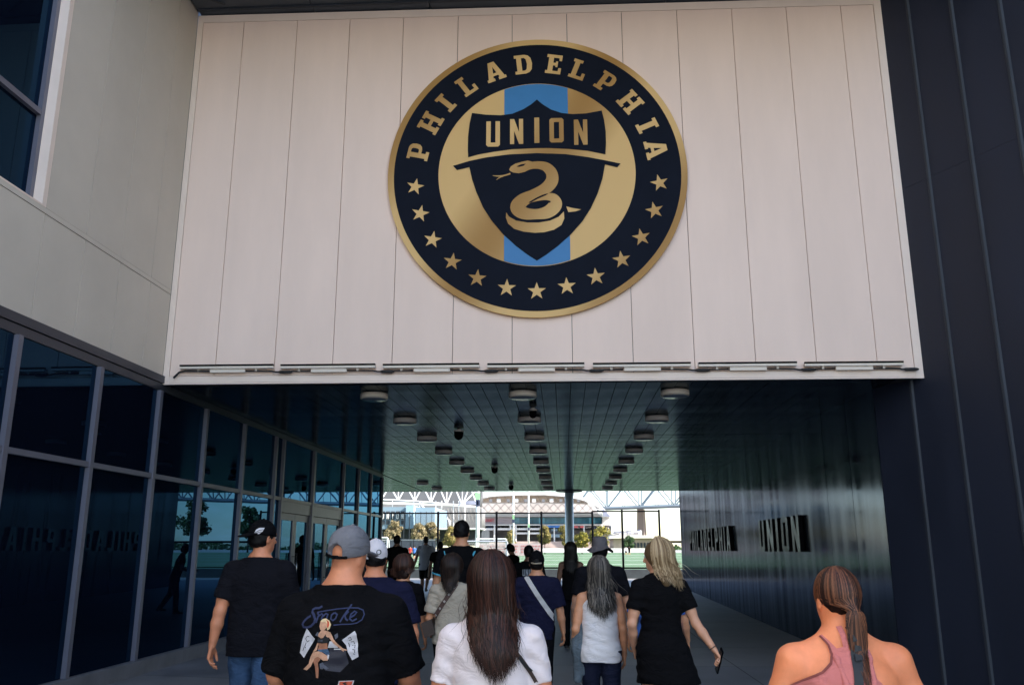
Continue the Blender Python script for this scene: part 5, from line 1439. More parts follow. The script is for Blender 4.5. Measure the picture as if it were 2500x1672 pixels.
    if hat:
        hk = hat['kind']; hr = min(res, .007)
        yawh = hat.get('yaw', 0); Rh = R @ rotm(yawh, 0, 0)
        def HH(p): return piv + Rh @ (np.array(p, float) - piv)
        if hk == 'cap':
            Sh = Sdf(hr); i = hat.get('inf', .014)
            Sh.ell(H((0, -.002, 1.662)), (.0765 + i, .098 + i, .098 + i), .01, R)
            Sh.keep(H((0, 0, hat.get('low', 1.645))), R @ np.array([0, -.22 * (1 if yawh == 0 else -.3), 1.0]))
            if hat.get('arch'):
                Sh.minus(HH((hat.get('archx', 0), -.118, 1.640)), (.040, .055, .042), .004, Rh)
            if hat.get('wave'): Sh.wave(.0035, 9, 30, 60)
            crown = add('cap', Sh, hat['mat'])
            Sb = Sdf(hr); Sb.ell(HH((0, .128, 1.652)), (.074, .078, .011), .01, Rh @ rotm(0, hat.get('dip', 12), 0)); Sb.minus(H((0, 0, 1.64)), (.08, .10, .06), .006, R)
            add('cap_bill', Sb, hat.get('bill', hat['mat']))
            Sb = Sdf(hr); Sb.ell(H((0, -.002, 1.662 + .098 + i)), (.011, .011, .007), .004, R); add('cap_button', Sb, hat['mat'])
            if hat.get('strap'):
                Sb = Sdf(hr * .8); Sb.ell(H((0, -.002, 1.645)), (.0765 + i + .002, .098 + i + .002, .2), .004, R); Sb.minus(H((0, -.002, 1.645)), (.0765 + i - .004, .098 + i - .004, .3), .003, R)
                zc_ = hat.get('low', 1.645) - .032
                Sb.keep(H((0, -.11, zc_ + .004)), R @ np.array([0, -.22, 1.])); Sb.keep(H((0, -.11, zc_ + .024)), R @ np.array([0, .22, -1.])); Sb.keep(HH((0, -.085, 0)), Rh @ np.array([0, -1., 0]))
                add('cap_strap', Sb, hat['strap'])
            fig.cap = crown
            fig.cap_bvh = BVHTree.FromPolygons([v.co.copy() for v in crown.data.vertices], [tuple(p.vertices) for p in crown.data.polygons])
        if hk == 'bucket':
            n = 48; V = []; F = []
            prof = [(.020, .118), (.062, .114), (.078, .100), (.086, .06), (.092, .018), (.096, .006), (.120, -.012), (.150, -.030), (.152, -.034), (.118, -.016), (.094, 0)]
            rg = np.random.RandomState(3); ph = rg.uniform(0, 6.3, 6)
            for r_, z in prof:
                for k in range(n):
                    a = 2 * math.pi * k / n; br_ = max(0, (r_ - .096) / .054)
                    wob = br_ * (.014 * math.sin(2 * a + ph[0]) + .010 * math.sin(3 * a + ph[1]) + .004 * math.sin(7 * a + ph[2])) + (1 - br_) * .003 * math.sin(5 * a + z * 60 + ph[3])
                    p = H((r_ * math.cos(a) * .98, r_ * math.sin(a) * 1.16 - .004, 1.668 + z * 1.02 + wob)); V.append(p)
            for i in range(len(prof) - 1):
                for k in range(n): F.append((i * n + k, i * n + (k + 1) % n, (i + 1) * n + (k + 1) % n, (i + 1) * n + k))
            V = np.array(V); F = np.array(F)
            link('bucket_hat', np_mesh('bucket_hat', place(V), F), hat['mat'], t, local=True)
    return fig

# flat prints, straps and logos that hug a surface ---------------------------------------------------------------
def subdiv(tris, mx):
    out = []
    st = list(tris)
    while st:
        a, b, c = st.pop()
        la, lb, lc = math.dist(b, c), math.dist(a, c), math.dist(a, b)
        m = max(la, lb, lc)
        if m <= mx: out.append((a, b, c)); continue
        if m == la: q = ((b[0] + c[0]) / 2, (b[1] + c[1]) / 2); st += [(a, b, q), (a, q, c)]
        elif m == lb: q = ((a[0] + c[0]) / 2, (a[1] + c[1]) / 2); st += [(b, c, q), (b, q, a)]
        else: q = ((a[0] + b[0]) / 2, (a[1] + b[1]) / 2); st += [(c, a, q), (c, q, b)]
    return out
def decal(name, fig, polys, mt, off=.003, parent=None, bvh=None, mx=.018, org=None, ux=None, uz=None, dr=None):
    """polys: outlines in (x, z) of the figure's own frame, pressed onto its back (or any frame given)."""
    bvh = bvh or fig.bvh
    o = Vector((0, -1.5, 0)) if org is None else Vector(org); ux = Vector((1, 0, 0)) if ux is None else Vector(ux); uz = Vector((0, 0, 1)) if uz is None else Vector(uz)
    dr = Vector((0, 1, 0)) if dr is None else Vector(dr)
    V = []; F = []
    for L in polys:
        tri = geometry.tessellate_polygon([[Vector((p[0], p[1], 0)) for p in L]])
        for q in subdiv([tuple((L[i][0], L[i][1]) for i in tr) for tr in tri], mx):
            vs_ = []
            for x, z in q:
                h = bvh.ray_cast(o + ux * x + uz * z, dr)
                if h[0] is None: break
                vs_.append(h[0] - dr * off)
            if len(vs_) == 3:
                n = len(V); V += [tuple(v) for v in vs_]; F.append((n, n + 1, n + 2))
    if not F: return None
    me = bpy.data.meshes.new(name); me.from_pydata(V, [], F); me.update(); me.shade_smooth()
    return link(name, me, mt, parent or fig.obj, local=True)
def loc(fig, px, py, dy=-.16):
    p = fig.inv @ Vector(on_y(px, py, fig.Y + dy)); return (p.x, p.z)
def ribbon(pts, w):
    P = [np.array(p, float) for p in pts]; L = []; Rr = []
    for i, p in enumerate(P):
        t = P[min(i + 1, len(P) - 1)] - P[max(i - 1, 0)]; t /= np.linalg.norm(t) + 1e-9; n = np.array([-t[1], t[0]])
        ww = w[i] if hasattr(w, '__len__') else w
        L.append(p + n * ww / 2); Rr.append(p - n * ww / 2)
    return [[tuple(L[i]), tuple(L[i + 1]), tuple(Rr[i + 1]), tuple(Rr[i])] for i in range(len(P) - 1)]
# ================================================================== the people, nearest things last
HB = hair_mat('hair_brown', (0.014, 0.005, 0.003), (0.060, 0.020, 0.011)); HBLK = hair_mat('hair_black', (0.006, 0.005, 0.005), (0.02, 0.016, 0.014))
HGREY = hair_mat('hair_greying', (0.010, 0.009, 0.009), (0.20, 0.17, 0.14)); HBLD = hair_mat('hair_blonde', (0.20, 0.125, 0.06), (0.55, 0.40, 0.23)); HCOP = hair_mat('hair_copper', (0.022, 0.008, 0.005), (0.22, 0.08, 0.035))
HDK = hair_mat('hair_dark', (0.008, 0.005, 0.004), (0.035, 0.018, 0.012))
HAUB = hair_mat('hair_auburn', (0.022, 0.009, 0.006), (0.075, 0.03, 0.018))
C_BLACK = cloth('black', (0.0055, 0.0055, 0.0065)); C_CHAR = cloth('charcoal', (0.009, 0.009, 0.012)); C_NAVY = cloth('navy', (0.012, 0.013, 0.034)); C_WHITE = cloth('white', (0.80, 0.70, 0.69), .05, .24)
C_BEIGE = cloth('beige', (0.42, 0.36, 0.28), .08); C_TANK = cloth('tank_white', (0.76, 0.73, 0.73), .05, .28); C_DENIM = cloth('denim', (0.045, 0.085, 0.16), .35); C_PINK = cloth('pink', (0.62, 0.20, 0.18), .08)
C_BLUE = cloth('blue', (0.06, 0.16, 0.50)); C_BACKLIT = cloth('backlit_tee', (0.30, 0.32, 0.38)); C_CAPG = cloth('cap_grey', (0.17, 0.17, 0.185), .2); C_CAPW = cloth('cap_white', (0.68, 0.64, 0.66), .05); C_HAT = cloth('hat_grey', (0.12, 0.11, 0.115), .2)  # grey tee: pale cloth with its backlit shade put into the colour
C_IND = cloth('dark_jean', (0.012, 0.015, 0.032), .2); C_DKGREY = cloth('grey_denim', (0.09, 0.115, 0.135), .4)
INK = mat('ink_blue', (0.018, 0.026, 0.075), 0.8); P_WHITE = mat('print_white', (0.55, 0.53, 0.55), 0.8, var=.15, vscale=60); P_SKIN = mat('print_skin', (0.52, 0.28, 0.17), 0.8, var=.25, vscale=50); P_SKIN2 = mat('print_skin_shadow', (0.32, 0.13, 0.07), 0.8, var=.25, vscale=50)
P_RED = mat('print_red', (0.50, 0.07, 0.03), 0.8, var=.3, vscale=60); P_BLOND = mat('print_blond', (0.62, 0.47, 0.26), 0.8, var=.2, vscale=70); P_BLUE = mat('print_denim', (0.04, 0.09, 0.16), 0.8, var=.4, vscale=60); P_BLK = mat('print_black', (0.008, 0.008, 0.009), .8)
P_HAZE = mat('print_smoke', (0.06, 0.065, 0.085), 0.8, var=.6, vscale=40); CYAN = mat('trim_cyan', (0.06, 0.34, 0.46), .7); LEATHER = mat('strap_leather', (0.05, 0.03, 0.022), .5, var=.2)

# ---- far figures
person('distant man in a black tee standing dark against the field, leftmost silhouette', 970, 1306, 21.5, w=1.12, top=dict(kind='tee', mat=C_BLACK, hem=.80), bottom=('trousers', C_BLACK), hair=dict(kind='short', mat=HBLK), skin='backlit', armL=(-4, 12, 8, 8), armR=(4, 12, 8, 8), res=.018)
person('distant man in a pale tee coloured as backlit and dark shorts walking away', 1040, 1309, 28.6, w=1.12, top=dict(kind='tee', mat=C_BACKLIT, hem=.74), bottom=('shorts', C_BLACK), hair=dict(kind='short', mat=HBLK), skin='backlit', armL=(-6, 16, 6, 14), armR=(8, 14, 8, 12), legs=(14, -16), res=.018)
person('distant person in black half hidden by the tall man', 1075, 1322, 24, w=1.1, top=dict(kind='tee', mat=C_BLACK, hem=.78), bottom=('shorts', C_BLACK), hair=dict(kind='short', mat=HBLK), skin='backlit', armL=(-4, 14, 8, 10), res=.018)
person('man with a visored cap in profile, leaning forward near the fence', 1262, 1326, 21, rz=62, w=1.0, lean=14, top=dict(kind='tee', mat=C_BLACK), bottom=('trousers', C_BLACK), hair=dict(kind='short', mat=HBLK), hat=dict(kind='cap', mat=C_BLACK), skin='backlit', armL=(20, 6, 60, 4), armR=(20, 6, 60, 4), hat_h=.02, res=.016)
un = person('person in a black jersey lettered on the back, beside the visored man', 1291, 1331, 14.6, w=1.05, top=dict(kind='tee', mat=C_BLACK, hem=.76), bottom=('trousers', C_BLACK), hair=dict(kind='short', mat=HBLK), skin='backlit', res=.015)
x = -.10
for ch in 'UNION':
    wd, L = BLOCK[ch]
    decal('jersey_letter', un, [l for l in scaled(L, .075, .105, x, 1.24 * un.s) if True][:1] if ch != 'O' else [[(x + px_ * .075, 1.24 * un.s + py_ * .105) for px_, py_ in q] for q in ([(0, 0), (.54, 0), (.54, .16), (0, .16)], [(0, .84), (.54, .84), (.54, 1), (0, 1)], [(0, .16), (.17, .16), (.17, .84), (0, .84)], [(.37, .16), (.54, .16), (.54, .84), (.37, .84)])], mat('jersey_print', (.36, .38, .42), .8))
    x += wd * .075 + .013
person('woman with long black hair and a black tank standing before the column', 1393, 1326, 15, 'f', top=dict(kind='tank', mat=C_BLACK, top=1.33), bottom=('leggings', C_BLACK), hair=dict(kind='long', mat=HBLK, end=1.22, n=260, wid=.085, width=.009), skin='backlit', res=.015)
tallm = person('tall man in a black jersey with light blue shoulder dashes', 1127, 1271, 10.4, w=1.02, top=dict(kind='tee', mat=C_BLACK, hem=.76, sleeve=.72), bottom=('shorts', C_BLACK), hair=dict(kind='short', mat=HBLK, low=1.59), skin='tan', head=(-8, 4, 0), armL=(4, 14, 10, 8), armR=(4, 14, 10, 8), res=.013)
decal('shoulder_dash', tallm, [[loc(tallm, *p) for p in ((1081, 1345), (1083, 1344), (1087, 1357), (1084, 1358))]], CYAN)
decal('shoulder_dash', tallm, [[loc(tallm, *p) for p in ((1155, 1345), (1160, 1344), (1157, 1352), (1154, 1358), (1152, 1353))]], CYAN)
for sd in (-1, 1):
    sp, u, el, f_, wr = tallm.arms[sd]
    Sc = Sdf(.008); Sc.cone(sp + u * .285 * .66, sp + u * .285 * .735, .053 + .014 * 1.6, .052 + .014 * 1.7, .005, True); Sc.keep(sp + u * .285 * .66, u)
    tallm.add('sleeve_cuff', Sc, CYAN)
# ---- middle distance
person('woman with a brown bob and a black track jacket with white sleeve stripes', 986, 1358, 8.6, 'f', w=1.0, top=dict(kind='tee', mat=C_BLACK, sleeve=.95, hem=.85), bottom=('leggings', C_BLACK), hair=dict(kind='long', mat=HAUB, end=1.515, n=420, wid=.07, half=135, inf=.016, lift=.022, jag=.03, width=.006), head=(-30, 0, 0), res=.013)
bob = None
bk_ = person('man in a grey bucket hat and dark tee', 1464, 1309, 9.6, w=1.12, hat_h=.035, top=dict(kind='tee', mat=C_CHAR, sleeve=.8), bottom=('trousers', C_BLACK), hair=dict(kind='short', mat=HBLK, low=1.585), hat=dict(kind='bucket', mat=C_HAT), skin='fair', armL=(6, 14, 12, 8), armR=(8, 16, 14, 8), res=.012)
nv = person('person in a black cap and navy tee with a white crossbody strap', 1310, 1343, 9.2, w=1.08, hat_h=.02, top=dict(kind='tee', mat=C_NAVY, sleeve=.85, ease=.02), bottom=('trousers', C_BLACK), hair=dict(kind='short', mat=HBLK, low=1.56), hat=dict(kind='cap', mat=C_BLACK, yaw=0, strap=mat('strap_tan', (.35, .3, .22), .7), arch=True), armL=(4, 12, 14, 6), armR=(2, 13, 10, 8), res=.012)
t_ = thing('crossbody_strap', 'white crossbody strap over the navy tee, right of the long brown hair', 'strap', tuple(nv.obj.location), None, 0)
BASE[t_.name] = Vector((0, 0, 0))
decal('webbing', nv, ribbon([loc(nv, *p) for p in ((1283, 1407), (1298, 1430), (1312, 1452), (1327, 1474), (1345, 1500), (1356, 1513))], .048), mat('webbing_white', (.55, .53, .50), .8), .006, parent=t_)
person('person in a blue shirt just ahead of the blonde woman', 1602, 1352, 8.5, 'f', w=1.3, top=dict(kind='tee', mat=C_BLUE, sleeve=.8, ease=.022, hem=.86), bottom=('trousers', C_IND), hair=dict(kind='short', mat=HBLK), armL=(4, 13, 20, 10), armR=(4, 14, 20, 10), res=.014)
bg = person('woman in a beige tee with dark tied hair and a patterned bag strap', 1103, 1359, 8.4, 'f', w=1.02, head=(-12, 6, 0), top=dict(kind='tee', mat=C_BEIGE, ease=.020, hem=.86, sleeve=.78, wave=.0038, seed=21), bottom=('leggings', C_BLACK), hair=dict(kind='long', mat=HDK, end=1.33, n=460, wid=.045, half=105, taper=.45, jag=.07, inf=.020, lift=.03, wob=.03, width=.005), skin='tan', armL=(-2, 13, 55, 2), armR=(2, 10, 40, 0), res=.011)
t_ = thing('shoulder_bag', 'small dark bag on a patterned strap at the hip of the beige tee', 'bag', tuple(bg.obj.location)); BASE[t_.name] = Vector((0, 0, 0))
sp_ = [loc(bg, *p) for p in ((1112, 1425), (1102, 1441), (1090, 1458), (1078, 1476), (1066, 1494), (1054, 1512), (1050, 1524))]
decal('strap', bg, ribbon(sp_, .042), mat('strap_brown', (.09, .05, .04), .8, var=.5, vscale=90), .006, parent=t_)
for k in range(5):
    a = np.array(sp_[0]) + (np.array(sp_[5]) - np.array(sp_[0])) * (k + .5) / 5; r_ = .014
    decal('strap_motif', bg, [[(a[0] + r_, a[1]), (a[0], a[1] + r_), (a[0] - r_, a[1]), (a[0], a[1] - r_)]], mat('motif_cream', (.42, .38, .33), .8), .009, parent=t_)
bx_, bz_ = loc(bg, 1043, 1535)
MB().cbox((bx_, -.02, bz_), (.05, 0, .02), (0, .10, 0), (-.02, 0, .065)).obj('pouch', LEATHER, t_, local=True)

wc = person('man in a white and black cap and navy tee, behind the grey cap', 918, 1313, 6.2, w=1.22, hat_h=.025, skin='red', top=dict(kind='tee', mat=C_NAVY, hem=.76, sleeve=.80, ease=.018, wave=.0032, seed=14), bottom=('trousers', C_BLACK), hair=dict(kind='short', mat=HBLK, low=1.59), hat=dict(kind='cap', mat=C_CAPW, bill=C_BLACK, low=1.632, yaw=0), head=(10, 0, 0), armL=(2, 14, 14, 8), armR=(-6, 17, 32, -4), res=.010)
Sc = Sdf(.006); Hc = wc.H; Sc.ell(Hc((-.030, .025, 1.690)), (.075, .085, .088), .01, wc.R); wc.add('cap_front', Sc, C_BLACK)
pc = wc.H((0.03, -.10, 1.675)); pc = wc.place(np.array([pc]))[0]
decal('cap_badge', wc, [[(pc[0] + .017 * math.cos(a), pc[2] + .019 * math.sin(a)) for a in np.linspace(0, 6.28, 13)[:-1]]], mat('badge_grey', (.12, .12, .11), .8), .002, bvh=wc.cap_bvh, mx=.01)
decal('cap_badge', wc, [[(pc[0] + .010 * math.cos(a), pc[2] + .012 * math.sin(a)) for a in np.linspace(0, 6.28, 13)[:-1]]], C_CAPW, .0035, bvh=wc.cap_bvh, mx=.01)
Sc = Sdf(.006); Sc.ell(Hc((0, -.002, 1.640)), (.0925, .1145, .2), .004, wc.R); Sc.minus(Hc((0, -.002, 1.640)), (.088, .110, .3), .003, wc.R); Sc.keep(Hc((0, -.10, 1.600)), wc.R @ np.array([0, -.22, 1.])); Sc.keep(Hc((0, -.10, 1.618)), wc.R @ np.array([0, .22, -1.])); wc.add('cap_band', Sc, C_BLACK)

wt = person('woman in a white tank with long greying hair and dark jeans', 1461, 1363, 7.4, 'f', w=1.0, skin='tan', top=dict(kind='tank', mat=C_TANK, full=True, hem=.83, ease=.020, fit=1.02, wave=.0028, seed=31, top=1.36), bottom=('jeans', C_IND), hair=dict(kind='long', mat=HGREY, end=1.17, n=520, wid=.082, width=.0062, jag=.07, spread=1.15, xs=.03, wob=.02, seed=4), armL=(-6, 12, 42, 2), armR=(-4, 9, 20, 2), res=.010)
jk = Sdf(.012)
jx, jz = loc(wt, 1418, 1560); jx /= wt.s; jz = jz / wt.s
jk.cone((jx + .05, .06, jz + .17), (jx - .01, .02, jz + .10), .045, .055, .03); jk.cone((jx - .01, .02, jz + .10), (jx - .02, .0, jz - .10), .058, .062, .03); jk.cone((jx - .02, .0, jz - .10), (jx - .03, -.01, jz - .36), .060, .040, .03); jk.cone((jx + .03, .0, jz + .08), (jx + .02, -.02, jz - .30), .04, .03, .02)
jk.wave(.008, 17, 20, 120)
V, F = jk.run()
t_ = thing('denim_jacket', 'grey denim jacket hanging over the arm beside the white tank', 'jacket', tuple(wt.obj.location)); BASE[t_.name] = Vector((0, 0, 0))
link('folded_cloth', np_mesh('folded_cloth', wt.place(V), F), C_DKGREY, t_, local=True)

bd = person('blonde woman in a black tee dress holding a phone, looking left', 1606, 1323, 7.0, 'f', w=1.06, skin='fair', head=(62, 4, 0), top=dict(kind='dress', mat=C_BLACK, hem=.665, ease=.016, fit=.92, flare=.16, flarex=.16, sleeve=.62, wave=.0038, seed=41), hair=dict(kind='long', mat=HBLD, end=1.36, n=560, wid=.05, width=.0062, jag=.05, half=95, xs=.045, inf=.020, lift=.028, wob=.018, seed=12), armL=(-6, 13, 40, -6), armR=(-8, 20, -8, 32), curl=(20, 30), gripR=True, legs=(12, -14), res=.010)
sp, u, el, f_, wr = bd.arms[1]
hp = bd.place(np.array([wr + f_ * .095 + np.array([-.018, .02, 0])]))[0]
ph = thing('phone', 'black phone held low in the hand of the blonde woman', 'phone', tuple(bd.mw @ Vector(hp)))
q = MB().cbox((0, 0, 0), (.006, 0, .002), (0, .040, .014), (.022, -.014, .078)); q.obj('case', BLACK, ph, local=True)
q = MB().cbox((-.0068, 0, -.002), (.0007, 0, .0003), (0, .036, .012), (.020, -.012, .072)); q.obj('screen', mat('phone_glass', (.01, .01, .012), .08), ph, local=True)
wr2 = bd.place(np.array([wr - f_ * .02]))[0]
br_ = MB(); fd = Vector(f_).normalized(); a = fd.orthogonal().normalized(); b = fd.cross(a)
br_.tube([Vector(wr2) + (a * math.cos(w) + b * math.sin(w)) * .029 for w in np.linspace(0, 6.2832, 17)], .0035, 6); br_.obj('bracelet', LEATHER, bd.obj, smooth=True, local=True)

m1 = person('man in a backward black cap, black tee and blue jeans by the glass', 642, 1268, 6.7, w=1.08, hat_h=.018, skin='red', head=(-34, 2, 0), top=dict(kind='tee', mat=C_CHAR, hem=.80, sleeve=.70, ease=.018, fit=1.0, wave=.0032, seed=51), bottom=('jeans', C_DENIM), hair=dict(kind='short', mat=HBLK, low=1.575, inf=.006), hat=dict(kind='cap', mat=C_BLACK, yaw=180, low=1.650, dip=14), armL=(-10, 12, 10, 9), armR=(8, 12, 30, 8), curl=(24, 22), legs=(10, -8), res=.009)
# cap emblem: pale winged head shape pressed onto the crown from the camera's side
def loc3(fig, px, py, dy): p = fig.inv @ Vector(on_y(px, py, fig.Y + dy)); return p
e0 = [(1013, 505), (1030, 470), (1060, 452), (1105, 450), (1098, 470), (1088, 492), (1070, 505), (1060, 515), (1040, 515), (1025, 523), (1008, 520)]
pts = [(380 + x * .2388, 1180 + y * .2388) for x, y in e0]
decal('cap_emblem', m1, [[(loc3(m1, *p, -.1).x, loc3(m1, *p, -.1).z) for p in pts]], mat('emblem_white', (.62, .60, .62), .7), .003, bvh=m1.cap_bvh, mx=.01)
for ln_ in ([(1022, 500), (1060, 478), (1095, 470)], [(1018, 512), (1055, 498), (1082, 490)]):
    decal('cap_emblem', m1, ribbon([(loc3(m1, 380 + x * .2388, 1180 + y * .2388, -.1).x, loc3(m1, 380 + x * .2388, 1180 + y * .2388, -.1).z) for x, y in ln_], .004), C_BLACK, .0045, bvh=m1.cap_bvh, mx=.01)

# ---- man with the printed tee
g = person('bald man in a grey cap and black tee with a pin-up print on the back', 846, 1288, 4.15, w=1.42, shoulders=1.0, hat_h=.012, neck=1.28, skin='red', head=(-24, 2, 8), top=dict(kind='tee', mat=C_BLACK, hem=.72, sleeve=.98, ease=.018, fit=1.0, loose=1.5, wave=.0045, seed=61), bottom=('jeans', C_IND), hat=dict(kind='cap', mat=C_CAPG, low=1.642, inf=.020, arch=True, archx=.004, strap=C_BLACK, wave=True), beard=HBLK, armL=(8, 16, 35, 2), armR=(8, 18, 42, -2), armk=.92, res=.009)
def T(pts): return [loc(g, 700 + x * .13523, 1460 + y * .13523, -.19) for x, y in pts]
def dec(name, polys, mt, o=.003): decal(name, g, [T(L) for L in polys], mt, o, mx=.014)
def stroke(name, pts, w, mt, o=.003): decal(name, g, ribbon(T(pts), w * .13523 / 2133 * 3.96), mt, o, mx=.012)
# word Smoke with its surrounding loop
stroke('print_lettering', [(600, 150), (540, 185), (470, 185), (420, 215), (420, 260), (470, 310), (510, 370), (495, 440), (430, 500), (350, 530), (290, 520), (270, 470), (300, 410), (360, 350), (410, 320)], [24, 30, 40, 48, 52, 56, 60, 56, 46, 36, 30, 28, 24, 18, 8] if False else 40, INK)
for L in ([(520, 270), (560, 300), (550, 370), (530, 440)], [(560, 330), (610, 280), (640, 300), (625, 380)], [(645, 330), (690, 275), (730, 290), (715, 370)], [(850, 260), (800, 300), (790, 370), (830, 400), (880, 360), (900, 290), (850, 260)], [(1120, 120), (1060, 240), (1000, 350), (960, 430)], [(1090, 240), (1040, 310), (1060, 370), (1100, 400)], [(1130, 350), (1200, 310), (1230, 260), (1190, 240), (1140, 290), (1130, 370), (1180, 410), (1250, 370)]):
    stroke('print_lettering', L, 30, INK)
stroke('print_lettering', [(510, 260), (700, 225), (900, 195), (1100, 180), (1240, 185), (1330, 225), (1365, 300), (1340, 390), (1260, 445), (1150, 465), (1000, 465), (850, 480)], 20, INK)
dec('print_smoke', [[(560, 600), (640, 640), (700, 720), (600, 700), (520, 660)], [(860, 660), (920, 620), (930, 700), (880, 740)], [(590, 1180), (650, 1150), (680, 1220), (650, 1280), (600, 1270)], [(680, 1200), (760, 1260), (720, 1285), (660, 1260)]], P_HAZE)
dec('print_hood', [[(740, 890), (780, 770), (860, 770), (930, 890)], [(850, 905), (990, 905), (990, 925), (850, 925)]], P_WHITE, .003)
dec('print_hood', [[(770, 900), (1060, 940), (1110, 1180), (960, 1330), (700, 1300), (600, 1180), (760, 1120)]], mat('print_car', (.012, .012, .022), .6), .0026)
for q in ([(350, 545), (510, 730), (420, 870), (290, 1080), (205, 990), (270, 720)], [(1225, 585), (1255, 640), (1280, 1060), (1170, 1120), (1100, 960), (1070, 850), (1000, 750)]): dec('print_flag', [q], P_WHITE, .0034)
for L in ([(400, 690), (360, 680), (330, 730), (360, 790), (400, 760)], [(340, 800), (310, 870), (330, 900)], [(300, 880), (270, 950)]): stroke('print_flag_text', L, 12, P_BLK, .0045)
for L in ([(1110, 720), (1150, 700), (1165, 745), (1120, 760)], [(1150, 790), (1200, 780), (1210, 830)], [(1170, 850), (1220, 850), (1215, 900)], [(1180, 920), (1225, 930), (1220, 980)], [(1190, 1000), (1225, 1010)], [(1110, 800), (1130, 880)]): stroke('print_flag_text', L, 12, P_BLK, .0045)
# seated woman
dec('print_leg', [[(480, 1090), (560, 1040), (610, 1100), (560, 1160), (575, 1290), (565, 1440), (525, 1430), (505, 1230), (470, 1130)]], P_SKIN2, .0034)
dec('print_leg', [[(520, 960), (600, 950), (760, 1050), (740, 1120), (660, 1125), (560, 1050), (500, 1080), (430, 1230), (345, 1305), (280, 1285), (390, 1180), (420, 1060), (470, 970)]], P_SKIN, .0040)
dec('print_shorts', [[(560, 925), (745, 910), (775, 1000), (740, 1030), (660, 975), (560, 950)]], P_BLUE, .0046)
dec('print_shorts', [[(740, 1010), (770, 1020), (760, 1080), (745, 1105), (735, 1060)]], P_WHITE, .0048)
dec('print_torso', [[(545, 800), (735, 800), (740, 915), (560, 925), (575, 870)]], P_SKIN2, .0040)
dec('print_arm', [[(545, 810), (565, 820), (545, 930), (500, 960), (470, 960), (515, 890)]], P_SKIN, .0046)
dec('print_torso', [[(640, 560), (730, 580), (800, 610), (780, 700), (700, 700), (620, 720), (575, 680), (580, 640)]], P_SKIN, .0042)
dec('print_top', [[(575, 680), (620, 725), (660, 715), (715, 640), (715, 680), (775, 720), (745, 800), (640, 815), (545, 800)]], P_BLK, .0050)
dec('print_top', [[(560, 745), (655, 740), (655, 775), (565, 785)]], P_HAZE, .0056)
dec('print_arm', [[(745, 600), (800, 620), (850, 730), (930, 820), (1010, 900), (1090, 925), (1080, 940), (1030, 935), (1030, 960), (1000, 945), (960, 900), (860, 820), (780, 720)]], P_SKIN, .0048)
dec('print_head', [[(610, 420), (680, 375), (740, 420), (740, 500), (700, 560), (650, 580), (610, 560), (592, 500)]], P_SKIN, .0048)
dec('print_hair', [[(612, 410), (650, 370), (710, 362), (770, 400), (805, 470), (790, 540), (745, 575), (730, 520), (730, 450), (690, 420), (640, 425)]], P_BLOND, .0055)
dec('print_hair', [[(715, 380), (765, 420), (775, 480), (755, 535), (735, 510), (735, 440)]], P_RED, .0060)
dec('print_badge', [[(940, 1490), (1210, 1485), (1180, 1568), (1100, 1640), (900, 1640), (930, 1540)]], P_WHITE, .0034)
dec('print_badge', [[(955, 1500), (1190, 1497), (1165, 1560), (1100, 1630), (920, 1630), (945, 1545)]], P_RED, .0042)
dec('print_badge', [[(1000, 1525), (1080, 1505), (1060, 1535), (1100, 1545), (1050, 1568)]], P_BLK, .0050)

# ---- nearest women
fw = person('woman in a white tee with very long brown hair, nearest in the middle', 1201, 1361, 3.85, 'f', w=1.24, skin='red', head=(4, 0, -2), top=dict(kind='tee', mat=C_WHITE, hem=.80, sleeve=.66, ease=.012, fit=.96, loose=1.05, wave=.0035, seed=71, kz=80, kx=70, res=.008), bottom=('jeans', C_IND), hair=dict(kind='long', mat=HB, end=1.165, n=1300, wid=.085, width=.0042, jag=.075, spread=.98, taper=.80, xs=.035, inf=.017, lift=.024, wob=.022, seed=7), armL=(2, 13, 14, 9), armR=(2, 13, 14, 9), armk=.93, res=.009)
t_ = thing('crossbody_strap', 'thin brown leather strap over the white tee below the long hair', 'strap', tuple(fw.obj.location)); BASE[t_.name] = Vector((0, 0, 0))
decal('strap', fw, ribbon([loc(fw, *p) for p in ((1230, 1560), (1268, 1608), (1285, 1635), (1302, 1665), (1320, 1700))], .016), LEATHER, .006, parent=t_)
decal('strap', fw, ribbon([loc(fw, *p) for p in ((1266, 1606), (1280, 1628), (1297, 1645))], .010), RUBBER, .010, parent=t_)

pk = person('woman in a pink strappy top with a ponytail, at the right edge', 2040, 1387, 3.2, 'f', w=1.36, skin='pink', head=(5, 4, 0), rz=3, raise_sh=.045, neck=1.3, top=dict(kind='tank', mat=C_PINK, hem=.86, top=1.235, ease=.010, fit=.98, wave=.003, seed=81, straps=[(.085, -.165, 1.22), (.050, -.15, 1.33), (.062, -.10, 1.42), (.075, -.03, 1.465), (.085, .07, 1.42)]), bottom=('jeans', C_IND), hair=dict(kind='pony', mat=HCOP, end=1.27, n=760, tie=(.014, -.108, 1.592), tail=.017, width=.0040, jag=.11, half=120, inf=.003, lift=.007, xs=.004, seed=15), armL=(4, 19, 14, 14), armR=(2, 19, 14, 14), armk=1.0, res=.009)
t_ = thing('camera_strap', 'wide black strap over the shoulder of the woman in pink', 'strap', tuple(pk.obj.location)); BASE[t_.name] = Vector((0, 0, 0))
Vb = pk.obj.children[0].data
pk.body_bvh = BVHTree.FromPolygons([v.co.copy() for v in Vb.vertices], [tuple(p.vertices) for p in Vb.polygons])
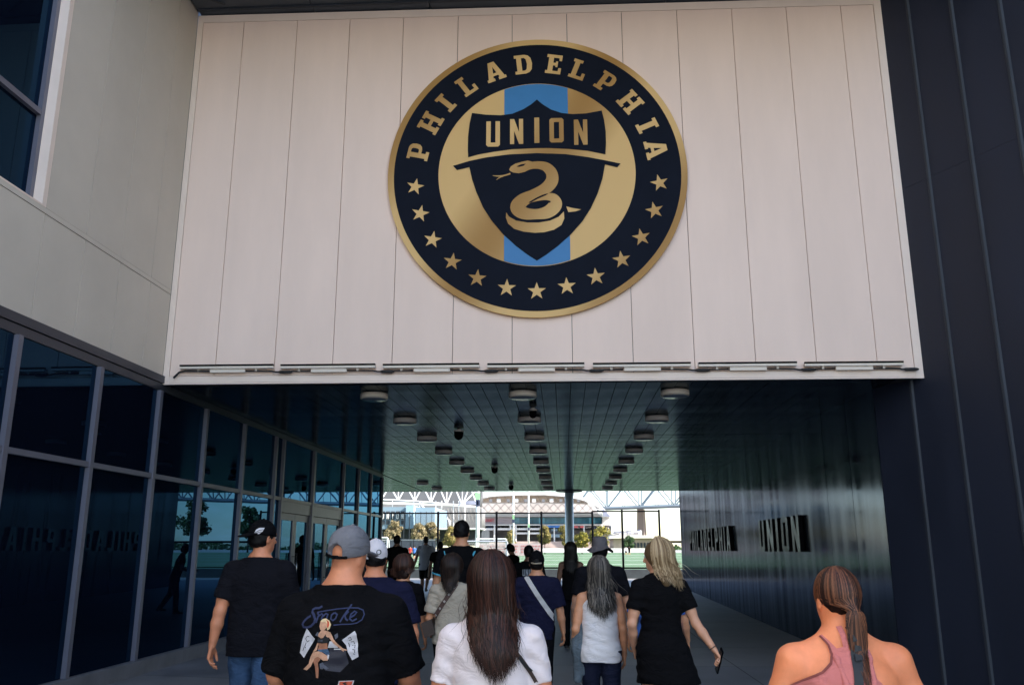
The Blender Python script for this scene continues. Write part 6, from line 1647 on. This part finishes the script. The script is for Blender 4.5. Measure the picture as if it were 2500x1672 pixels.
decal('webbing', pk, ribbon([loc(pk, *p, -.2) for p in ((2108, 1535), (2118, 1560), (2124, 1590), (2124, 1620), (2122, 1650), (2120, 1690))], [.024, .026, .034, .036, .030, .030]), RUBBER, .012, parent=t_, bvh=pk.body_bvh, mx=.012)
for px_, py_ in ((2127, 1565), (2131, 1590), (2131, 1612)):
    decal('strap_fold', pk, [[loc(pk, px_ - 12, py_ - 9, -.2), loc(pk, px_ + 6, py_ - 5, -.2), loc(pk, px_ + 7, py_ + 6, -.2), loc(pk, px_ - 12, py_ + 9, -.2)]], RUBBER, .020, parent=t_, bvh=pk.body_bvh, mx=.012)
def PK(pts): return [loc(pk, *p, -.2) for p in pts]
PINKD = cloth('pink_seam', (.26, .08, .07))
panel = [(1990, 1527), (2004, 1526), (2030, 1541), (2056, 1570), (2075, 1592), (2100, 1585), (2108, 1600), (2118, 1640), (2160, 1660), (2192, 1690), (1960, 1690), (2000, 1670), (2035, 1650), (2058, 1625), (2063, 1606), (2058, 1585), (2040, 1558), (2020, 1540), (1996, 1534)]
decal('racerback_panel', pk, [PK(panel)], C_PINK, .007, bvh=pk.body_bvh, mx=.012)
decal('racerback_strap', pk, ribbon(PK([(2084, 1536), (2092, 1560), (2098, 1590)]), .018), C_PINK, .006, bvh=pk.body_bvh, mx=.012)
decal('strap_edge', pk, ribbon(PK([(1990, 1531), (2014, 1537), (2036, 1555), (2056, 1583), (2062, 1606), (2055, 1628), (2032, 1650), (1998, 1669), (1960, 1688)]), .007), PINKD, .010, bvh=pk.body_bvh, mx=.012)
# ---- a few figures far out by the field
for k, (x, lab, cm) in enumerate(((1002, 'tiny player in red by the windscreen fence', cloth('red', (.5, .06, .05))), (1012, 'tiny figure in blue by the windscreen fence', C_BLUE), (1536, 'tiny figure in black standing on the field boards side', C_BLACK), (1528, 'tiny figure in white at the far side of the field', C_CAPW))):
    Yf = 74 if x < 1100 else 101
    person(lab, x, 1332 if x < 1100 else 1333 - (0), Yf, top=dict(kind='tee', mat=cm, wave=0), bottom=('shorts', C_BLACK), hair=dict(kind='short', mat=HBLK), res=.035, ground=field_z(Yf), group='tiny figures out by the field')
